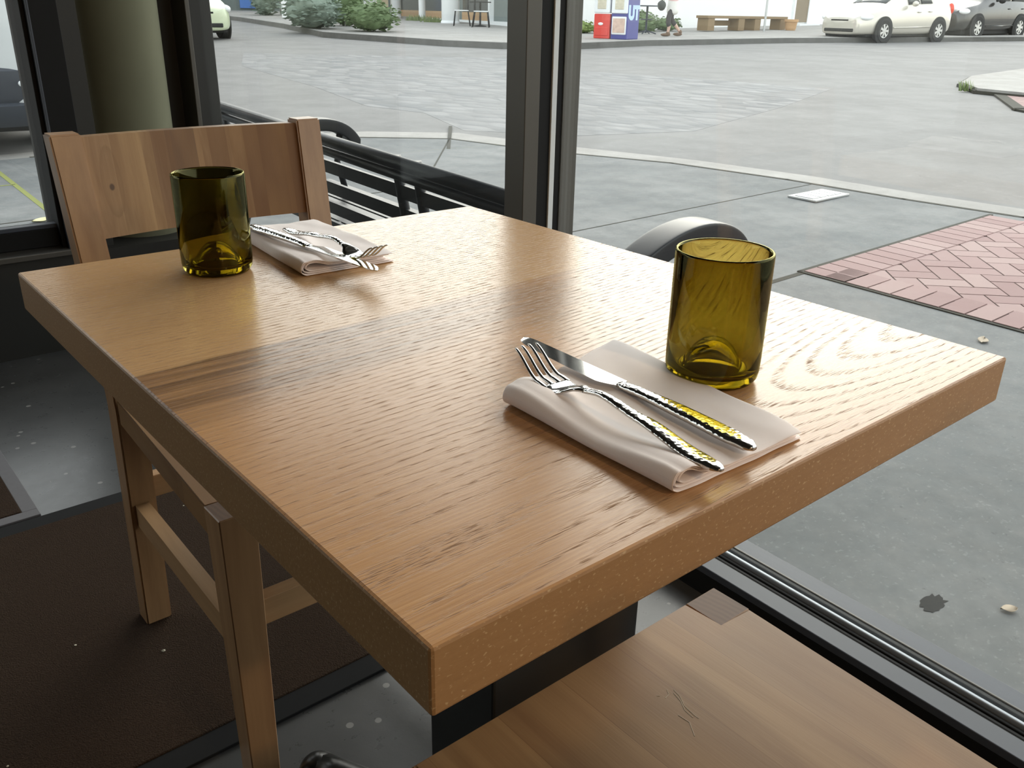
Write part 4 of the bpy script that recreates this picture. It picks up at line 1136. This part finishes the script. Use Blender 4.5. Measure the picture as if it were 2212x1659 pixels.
# ------------------------------------------------------------------ cars
def car(name, loc, rz, label, st, wheels, paint, wr=0.32, lights=True, kind='hatch', clad=None, front=True):
    """local x runs from the front bumper to the back, y across; st = stations
    (x, z_bottom, z_belt, half_width, z_top, half_width_top)"""
    r = tag(empty(name, loc, rz), label, 'car')
    b = B(); rows = []
    for x, zb, zl, hw, zt, tw in st:
        half = [(0.0, zb), (hw * 0.86, zb), (hw * 0.975, zb + 0.07), (hw, zb + (zl - zb) * 0.42), (hw * 0.985, zb + (zl - zb) * 0.78), (hw * 0.93, zl), ((tw + hw * 0.90) / 2, (zl + zt) / 2 + 0.02), (tw, zt - 0.035), (tw * 0.6, zt), (0, zt + 0.012)]
        ring = [b.verts.new((x, -yy, zz)) for yy, zz in half] + [b.verts.new((x, yy, zz)) for yy, zz in half[-2:0:-1]]
        rows.append(ring)
    for A, C in zip(rows, rows[1:]):
        n = len(A)
        for k in range(n): b.faces.new([A[k], A[(k + 1) % n], C[(k + 1) % n], C[k]])
    b.faces.new(rows[0][::-1]); b.faces.new(rows[-1])
    body = subsurf(obj('body', b, paint, r, True), 2)
    hw = max(s[3] for s in st)
    def S(x):
        for a, c in zip(st, st[1:]):
            if x <= c[0]:
                f = (x - a[0]) / (c[0] - a[0]); return [u + (v - u) * f for u, v in zip(a, c)]
        return st[-1]
    for wx in wheels:
        for s in (-1, 1):
            yo = s * (S(wx)[3] + 0.004)
            obj('wheel_arch', lathe(B(), [(0, -0.02), (wr + 0.075, -0.02), (wr + 0.075, 0.012), (wr + 0.055, 0.018), (0, 0.014)] if s > 0 else [(0, 0.02), (wr + 0.075, 0.02), (wr + 0.075, -0.012), (wr + 0.055, -0.018), (0, -0.014)], 36, (wx, yo, wr), 'Y'), M['tyre'] if clad is None else clad, r, 0.6)
            t_ = obj('wheel', lathe(B(), [(wr * 0.60, 0.03), (wr * 0.66, 0.035), (wr * 0.93, 0.035), (wr, 0.015), (wr, -0.16), (wr * 0.9, -0.18), (wr * 0.6, -0.17)] if s > 0 else [(wr * 0.60, -0.03), (wr * 0.66, -0.035), (wr * 0.93, -0.035), (wr, -0.015), (wr, 0.16), (wr * 0.9, 0.18), (wr * 0.6, 0.17)], 36, (wx, yo, wr), 'Y'), M['tyre'], r, 0.6)
            b = B()
            lathe(b, [(wr * 0.56, s * 0.026), (wr * 0.66, s * 0.034), (wr * 0.66, s * 0.01), (wr * 0.56, s * 0.01)], 36, (wx, yo, wr), 'Y')
            lathe(b, [(0, s * 0.032), (wr * 0.14, s * 0.030), (wr * 0.16, s * 0.005)], 20, (wx, yo, wr), 'Y')
            for k in range(7):
                a = 2 * PI * k / 7; ca, sa = math.cos(a), math.sin(a); w_ = wr * 0.085
                pts = [(wr * 0.1, -w_), (wr * 0.62, -w_ * 1.3), (wr * 0.62, w_ * 1.3), (wr * 0.1, w_)]
                lo_ = [(wx + pr * ca - pt * sa, yo + s * 0.012, wr + pr * sa + pt * ca) for pr, pt in pts]
                hi_ = [(p_[0], yo + s * 0.028, p_[2]) for p_ in lo_]
                hexa(b, lo_, hi_)
            obj('rim', b, M['rim'], t_, 0.6)
    # side windows and screens as panels set on the cabin
    cab = [s for s in st if s[4] - s[2] > 0.25]
    x0, x1 = cab[0][0], cab[-1][0]
    for s in (-1, 1):
        for (ua, ub) in ((0.06, 0.44), (0.49, 0.90)):
            b = B(); A = []
            for i in range(9):
                x = x0 + (x1 - x0) * (ua + (ub - ua) * i / 8); q_ = S(x)
                lo_ = (q_[3] * 0.93, q_[2]); hi_ = (q_[5], q_[4] - 0.035)
                v = []
                for f in (0.16, 0.52, 0.90):
                    yy = lo_[0] + (hi_[0] - lo_[0]) * f + 0.012; zz = lo_[1] + (hi_[1] - lo_[1]) * f
                    v.append(b.verts.new((x, s * yy, zz)))
                A.append(v)
            for P_, Q in zip(A, A[1:]):
                for k in range(2): b.faces.new([P_[k], P_[k + 1], Q[k + 1], Q[k]])
            o = obj('side_window', b, M['car_glass'], r, True); m = o.modifiers.new('t', 'SOLIDIFY'); m.thickness = 0.03; m.offset = 0
    for i0 in (0, 1):
        idx = st.index(cab[0]) if i0 == 0 else st.index(cab[-1])
        a, c = (st[idx - 1], st[idx]) if i0 == 0 else (st[idx], st[min(idx + 1, len(st) - 1)])
        b = B(); A = []
        for i in range(7):
            f = 0.10 + 0.80 * i / 6; x = a[0] + (c[0] - a[0]) * f; zt = a[4] + (c[4] - a[4]) * f; tw = a[5] + (c[5] - a[5]) * f
            A.append([b.verts.new((x, tw * u, zt + 0.025 - 0.03 * abs(u))) for u in (-0.82, -0.4, 0, 0.4, 0.82)])
        for P_, Q in zip(A, A[1:]):
            for k in range(4): b.faces.new([P_[k], P_[k + 1], Q[k + 1], Q[k]])
        o = obj('windscreen' if i0 == 0 else 'rear_window', b, M['car_glass'], r, True); m = o.modifiers.new('t', 'SOLIDIFY'); m.thickness = 0.02; m.offset = 0
    L = st[-1][0]
    for s in (-1, 1):
        q_ = S(x0 - 0.05)
        obj('mirror', ball(B(), (x0 + 0.12, s * (q_[3] + 0.09), q_[2] + 0.10), (0.06, 0.11, 0.075), 2), paint if kind != 'dark' else M['tyre'], r, True)
        z = S(0.3)[2]
        hl = obj('headlight', ball(B(), (0.36, s * S(0.36)[3] * 0.84, z - 0.06), (0.27, 0.13, 0.10), 3), M['lens'], r, True)
        if not front or True:
            z2 = S(L - 0.15)[2]
            obj('tail_light', ball(B(), (L - 0.14, s * S(L - 0.14)[3] * 0.88, z2 - 0.08), (0.12, 0.10, 0.17), 3), M['red_lens'], r, True)
        b = B(); tube(b, [(wheels[0] + wr + 0.12, s * (hw + 0.004), 0.40), (wheels[1] - wr - 0.12, s * (hw + 0.004), 0.42)], 0.018, 8)
        obj('side_moulding', b, paint, r, True)
        for u in (0.40, 0.80):
            xx = x0 + (x1 - x0) * u; q_ = S(xx)
            obj('door_handle', ball(B(), (xx, s * (q_[3] * 0.985 + 0.012), q_[1] + (q_[2] - q_[1]) * 0.82), (0.09, 0.02, 0.02), 2), paint, r, True)
    obj('grille', box(B(), -0.012 + st[0][0], st[0][0] + 0.12, -0.50, 0.50, st[0][1] + 0.06, st[0][1] + 0.15, 0.02), M['tyre'], r)
    obj('upper_grille', box(B(), st[0][0] + 0.0, st[0][0] + 0.16, -0.30, 0.30, st[0][1] + 0.35, st[0][1] + 0.39, 0.012), M['frame_dark'], r)
    obj('underbody', box(B(), 0.35, L - 0.35, -hw * 0.82, hw * 0.82, 0.15, 0.30, 0.02), M['tyre'], r)
    return r
hatch = [(0.0, 0.22, 0.60, 0.50, 0.64, 0.42), (0.06, 0.20, 0.66, 0.66, 0.70, 0.52), (0.28, 0.19, 0.72, 0.79, 0.79, 0.62), (0.70, 0.19, 0.80, 0.855, 0.89, 0.68), (1.15, 0.19, 0.88, 0.865, 1.00, 0.70), (1.95, 0.19, 0.95, 0.865, 1.42, 0.58), (2.6, 0.19, 0.97, 0.865, 1.50, 0.585), (3.3, 0.19, 1.00, 0.86, 1.45, 0.57), (3.95, 0.21, 1.03, 0.83, 1.27, 0.58), (4.28, 0.24, 1.00, 0.76, 1.08, 0.60), (4.42, 0.30, 0.86, 0.66, 0.92, 0.52)]
th = math.radians(-7.0)
def put(front_wheel, wx, th, hw=0.865):
    # world point of the local origin so that the near front wheel stands on front_wheel (near side is local -y)
    c, s = math.cos(th), math.sin(th); lx, ly = wx, -hw
    x, y = front_wheel[0] - (c * lx - s * ly), front_wheel[1] - (s * lx + c * ly)
    return x, y
def ground_pitch(o, th):
    gx, gy = 0.0155 * 0.65, 0.0155 * 0.76
    o.rotation_euler = (0, -math.atan(gx * math.cos(th) + gy * math.sin(th)), th)
    return o
x, y = put((25.57, 13.87), 0.92, th)
c_ = car('parked_car', (x, y, gz(x, y) - 0.014), th, 'champagne silver hatchback parked at the far curb', hatch, (0.92, 3.55), M['silver'], 0.315); ground_pitch(c_, th)
suv = [(0.0, 0.28, 0.72, 0.60, 0.80, 0.52), (0.06, 0.26, 0.80, 0.76, 0.88, 0.62), (0.30, 0.25, 0.90, 0.87, 0.98, 0.70), (0.8, 0.25, 0.98, 0.91, 1.06, 0.74), (1.25, 0.25, 1.03, 0.92, 1.12, 0.76), (1.95, 0.25, 1.07, 0.92, 1.60, 0.66), (2.7, 0.25, 1.09, 0.92, 1.68, 0.66), (3.6, 0.25, 1.10, 0.915, 1.66, 0.65), (4.25, 0.27, 1.10, 0.89, 1.52, 0.64), (4.52, 0.30, 1.02, 0.82, 1.12, 0.68), (4.62, 0.34, 0.90, 0.72, 0.96, 0.6)]
th2 = math.radians(-4.0)
x, y = put((31.3, 13.80), 0.98, th2, 0.92)
c_ = car('parked_car', (x, y, gz(x, y) - 0.014), th2, 'charcoal SUV parked behind the silver hatchback', suv, (0.98, 3.72), M['dark_suv'], 0.36, kind='dark'); ground_pitch(c_, th2)
# pale car, front corner seen at the left edge of the bench pane
th3 = math.radians(86)
c_ = car('parked_car', (8.20, 20.75, gz(8.2, 20.75) - 0.014), th3, 'pale yellow-green car facing the window, left of the corner shrub', hatch, (0.92, 3.55), M['pale_car'], 0.315); ground_pitch(c_, th3)
# silver SUV with a dark bumper parked on the side street at the left
th4 = math.radians(-98)
suv2 = [(s[0], s[1] + 0.05, s[2] + 0.03, s[3], s[4] + 0.08, s[5]) for s in suv[:-3]] + [(4.25, 0.30, 1.13, 0.93, 1.70, 0.70), (4.52, 0.30, 1.12, 0.92, 1.62, 0.70), (4.64, 0.32, 1.06, 0.90, 1.22, 0.76), (4.68, 0.36, 0.96, 0.86, 1.02, 0.78)]
c_ = car('parked_car', (1.33, 11.60, gz(1.0, 9.5) + 0.006), th4, 'silver SUV with a wide dark bumper outside the left window', suv2, (0.98, 3.72), M['silver_suv'], 0.36, kind='dark'); ground_pitch(c_, th4)
b = B(); rows = []
for yy in [(-0.97 + 1.94 * i / 16) for i in range(17)]:
    e = abs(yy) / 0.97; xb = 4.72 - 0.20 * e ** 4
    rows.append([b.verts.new(k) for k in ((4.2, yy, 0.26), (xb - 0.07, yy, 0.22), (xb - 0.01, yy, 0.28), (xb + 0.012, yy, 0.37), (xb - 0.02, yy, 0.39), (xb, yy, 0.43), (xb, yy, 0.60), (xb - 0.07, yy, 0.66), (4.2, yy, 0.67))])
for A, C in zip(rows, rows[1:]):
    for k in range(9): b.faces.new([A[k], A[(k + 1) % 9], C[(k + 1) % 9], C[k]])
b.faces.new(rows[0]); b.faces.new(rows[-1][::-1])
obj('rear_bumper', b, M['bumper'], c_, 0.8)
obj('bumper_lamp', ball(B(), (4.725, 0.66, 0.52), (0.012, 0.02, 0.02), 2), M['lens'], c_, True)

# ------------------------------------------------------------------ the person walking on the far sidewalk
def person(x, y, rz, label):
    r = tag(empty('person', (x, y, far_z(x, y)), rz), label, 'person')
    def skin(name, nodes, edges, mat, sub=2, root=0):
        me = bpy.data.meshes.new(name); me.from_pydata([n[0] for n in nodes], edges, [])
        me.materials.append(mat)
        o = bpy.data.objects.new(name, me); link(o, r)
        o.modifiers.new('skin', 'SKIN')
        me.skin_vertices  # created with the modifier
        for i, n in enumerate(nodes):
            rr = n[1] if isinstance(n[1], tuple) else (n[1], n[1])
            me.skin_vertices[0].data[i].radius = rr
            me.skin_vertices[0].data[i].use_root = (i == root)
        subsurf(o, sub)
        for p_ in me.polygons: p_.use_smooth = True
        o.modifiers['skin'].use_smooth_shade = True
        return o
    # facing +x; left is +y; height about 1.62 m, mid-stride
    N = [((0, 0, 0.84), (0.11, 0.14)), ((0.0, 0, 0.98), (0.10, 0.13)), ((0.02, 0, 1.14), (0.11, 0.15)), ((0.03, 0, 1.30), (0.085, 0.14)), ((0.045, 0, 1.38), 0.05), ((0.06, 0, 1.47), (0.075, 0.065)), ((0.065, 0, 1.55), (0.085, 0.072)), ((0.055, 0, 1.60), 0.05),
         ((0.0, 0.085, 0.78), 0.085), ((0.11, 0.09, 0.46), 0.055), ((0.07, 0.09, 0.25), 0.05), ((0.10, 0.09, 0.07), 0.035), ((0.20, 0.095, 0.035), 0.03),
         ((0.0, -0.085, 0.78), 0.085), ((0.02, -0.09, 0.45), 0.055), ((-0.14, -0.09, 0.26), 0.05), ((-0.25, -0.09, 0.12), 0.035), ((-0.18, -0.095, 0.035), 0.03),
         ((0.03, 0.17, 1.29), 0.05), ((-0.03, 0.21, 1.06), 0.038), ((0.17, 0.215, 0.97), 0.028), ((0.24, 0.22, 0.955), 0.03),
         ((0.03, -0.17, 1.29), 0.05), ((-0.10, -0.22, 1.06), 0.038), ((0.04, -0.23, 0.84), 0.028), ((0.07, -0.23, 0.77), 0.03)]
    E_ = [(0, 1), (1, 2), (2, 3), (3, 4), (4, 5), (5, 6), (6, 7), (0, 8), (8, 9), (9, 10), (10, 11), (11, 12), (0, 13), (13, 14), (14, 15), (15, 16), (16, 17), (3, 18), (18, 19), (19, 20), (20, 21), (3, 22), (22, 23), (23, 24), (24, 25)]
    skin('body', N, E_, M['skin'])
    for s, (hx, hz) in ((1, (0.25, 0.965)), (-1, (0.07, 0.77))):
        b = B()
        for k in range(5):
            oy = s * 0.225 + (k - 1.5) * 0.016 if k < 4 else s * 0.225; ox = hx + (0.03 if k == 4 else 0)
            L_ = (0.075, 0.085, 0.08, 0.065, 0.05)[k]
            tube(b, [(ox, oy, hz - 0.01), (ox + 0.012, oy, hz - L_ * 0.6), (ox + 0.03, oy, hz - L_)], [0.009, 0.008, 0.006], 8)
        obj('fingers', b, M['skin'], r, True)
    hd = obj('hair', ball(B(), (0.045, 0, 1.555), (0.098, 0.09, 0.095), 3, 0.08, 3), M['hair'], r, True)
    b = B()
    ball(b, (0.143, 0, 1.515), (0.018, 0.012, 0.018), 2)
    for s in (-1, 1): ball(b, (0.065, s * 0.072, 1.52), (0.018, 0.01, 0.028), 2)
    obj('nose_and_ears', b, M['skin'], r, True)
    b = B()
    for s in (-1, 1): ball(b, (0.137, s * 0.028, 1.545), 0.009, 2)
    obj('eyes', b, M['hair'], r, True)
    obj('mouth', ball(B(), (0.136, 0, 1.475), (0.008, 0.022, 0.006), 2), M['red_lens'], r, True)
    skin('shirt', [((0, 0, 0.80), (0.165, 0.19)), ((0, 0, 0.93), (0.14, 0.175)), ((0.02, 0, 1.12), (0.135, 0.175)), ((0.03, 0, 1.29), (0.10, 0.16)), ((0.03, 0.18, 1.29), 0.065), ((-0.045, 0.21, 1.10), 0.056), ((0.03, -0.18, 1.29), 0.065), ((-0.08, -0.22, 1.11), 0.056)],
         [(0, 1), (1, 2), (2, 3), (3, 4), (4, 5), (3, 6), (6, 7)], M['pink'])
    skin('white_hem', [((0.0, 0, 0.52), (0.18, 0.20)), ((0.0, 0, 0.68), (0.175, 0.195)), ((0.0, 0, 0.88), (0.15, 0.175)), ((0.01, 0, 1.02), (0.125, 0.16))], [(0, 1), (1, 2), (2, 3)], M['white_cloth'])
    for s, pts in ((1, [(0.0, 0.085, 0.74), (0.11, 0.09, 0.46), (0.08, 0.09, 0.22)]), (-1, [(0.0, -0.085, 0.74), (0.02, -0.09, 0.45), (-0.13, -0.09, 0.26)])):
        skin('trouser_leg', [(pts[0], 0.105), (pts[1], 0.075), (pts[2], 0.065)], [(0, 1), (1, 2)], M['grey_cloth'])
    b = B(); ball(b, (0.15, 0.093, 0.04), (0.135, 0.048, 0.042), 3); ball(b, (0.09, 0.093, 0.07), (0.06, 0.046, 0.06), 3)
    for v in b.verts: v.co.z = max(v.co.z, 0.001)
    obj('shoe', b, M['shoe'], r, True)
    b = B(); ball(b, (-0.20, -0.093, 0.055), (0.125, 0.046, 0.045), 3); ball(b, (-0.26, -0.093, 0.11), (0.055, 0.045, 0.06), 3)
    for v in b.verts: v.co.z = max(v.co.z, 0.001)
    obj('shoe', b, M['shoe'], r, True)
    return r
pz = math.atan2(0.66, -0.75)
person(19.60, 16.72, pz, 'person in a pink shirt over a white hem walking on the far sidewalk')
bx_, by_ = 19.60 + 0.33 * math.cos(pz) - 0.222 * math.sin(pz), 16.72 + 0.33 * math.sin(pz) + 0.222 * math.cos(pz)
r = tag(empty('handbag', (bx_, by_, far_z(bx_, by_) + 0.62), pz + PI / 2), 'round dark bag carried by the walking person', 'bag')
obj('pouch', ball(B(), (0, 0, 0.15), (0.13, 0.11, 0.13), 3, 0.1, 2), M['bag'], r, True)
obj('strap', tube(B(), [(-0.07, 0, 0.22), (-0.045, 0, 0.285), (0, 0, 0.308), (0.045, 0, 0.285), (0.07, 0, 0.22)], 0.012, 8), M['bag'], r, True)
# ------------------------------------------------------------------ camera
cam = bpy.data.cameras.new('camera')
cam.sensor_width = 36.0; cam.lens = 1901.81 * 36.0 / 2212.0
cam.clip_start = 0.02; cam.clip_end = 400
co = bpy.data.objects.new('camera', cam); COL.objects.link(co)
R = ((0.76803252, -0.64011379, 0.01950322), (-0.23766194, -0.31317071, -0.91947861), (0.59467877, 0.7015543, -0.39265597))
co.matrix_world = Matrix(((R[0][0], -R[1][0], -R[2][0], -0.182092), (R[0][1], -R[1][1], -R[2][1], -0.268579),
                          (R[0][2], -R[1][2], -R[2][2], 1.020759), (0, 0, 0, 1)))
scene.camera = co

# ------------------------------------------------------------------ daylight
w = bpy.data.worlds.new('sky'); scene.world = w; w.use_nodes = True
nt = w.node_tree; nt.nodes.clear()
sky = nt.nodes.new('ShaderNodeTexSky'); sky.sky_type = 'NISHITA'; sky.sun_disc = False
sky.sun_elevation = math.radians(24); sky.sun_rotation = math.radians(90 - 36); sky.air_density = 1.2; sky.dust_density = 3.0; sky.ozone_density = 1.0
bg = nt.nodes.new('ShaderNodeBackground'); bg.inputs[1].default_value = 1.15
out = nt.nodes.new('ShaderNodeOutputWorld')
bw = nt.nodes.new('ShaderNodeRGBToBW'); nt.links.new(sky.outputs[0], bw.inputs[0])
hz = nt.nodes.new('ShaderNodeMix'); hz.data_type = 'RGBA'; hz.inputs[0].default_value = 0.6
nt.links.new(sky.outputs[0], hz.inputs[6]); tn = nt.nodes.new('ShaderNodeMix'); tn.data_type = 'RGBA'; tn.blend_type = 'MULTIPLY'; tn.inputs[0].default_value = 1.0; tn.inputs[7].default_value = (1.04, 1.0, 0.93, 1)
nt.links.new(bw.outputs[0], tn.inputs[6]); nt.links.new(tn.outputs[2], hz.inputs[7])
gm = nt.nodes.new('ShaderNodeGamma'); gm.inputs[1].default_value = 0.50; nt.links.new(hz.outputs[2], gm.inputs[0])
nt.links.new(gm.outputs[0], bg.inputs[0]); nt.links.new(bg.outputs[0], out.inputs[0])

vs = scene.view_settings
scene.display_settings.display_device = 'sRGB'
vs.view_transform = 'Standard'; vs.look = 'None'; vs.gamma = 1.0; vs.use_curve_mapping = False
vs.exposure = 0.46
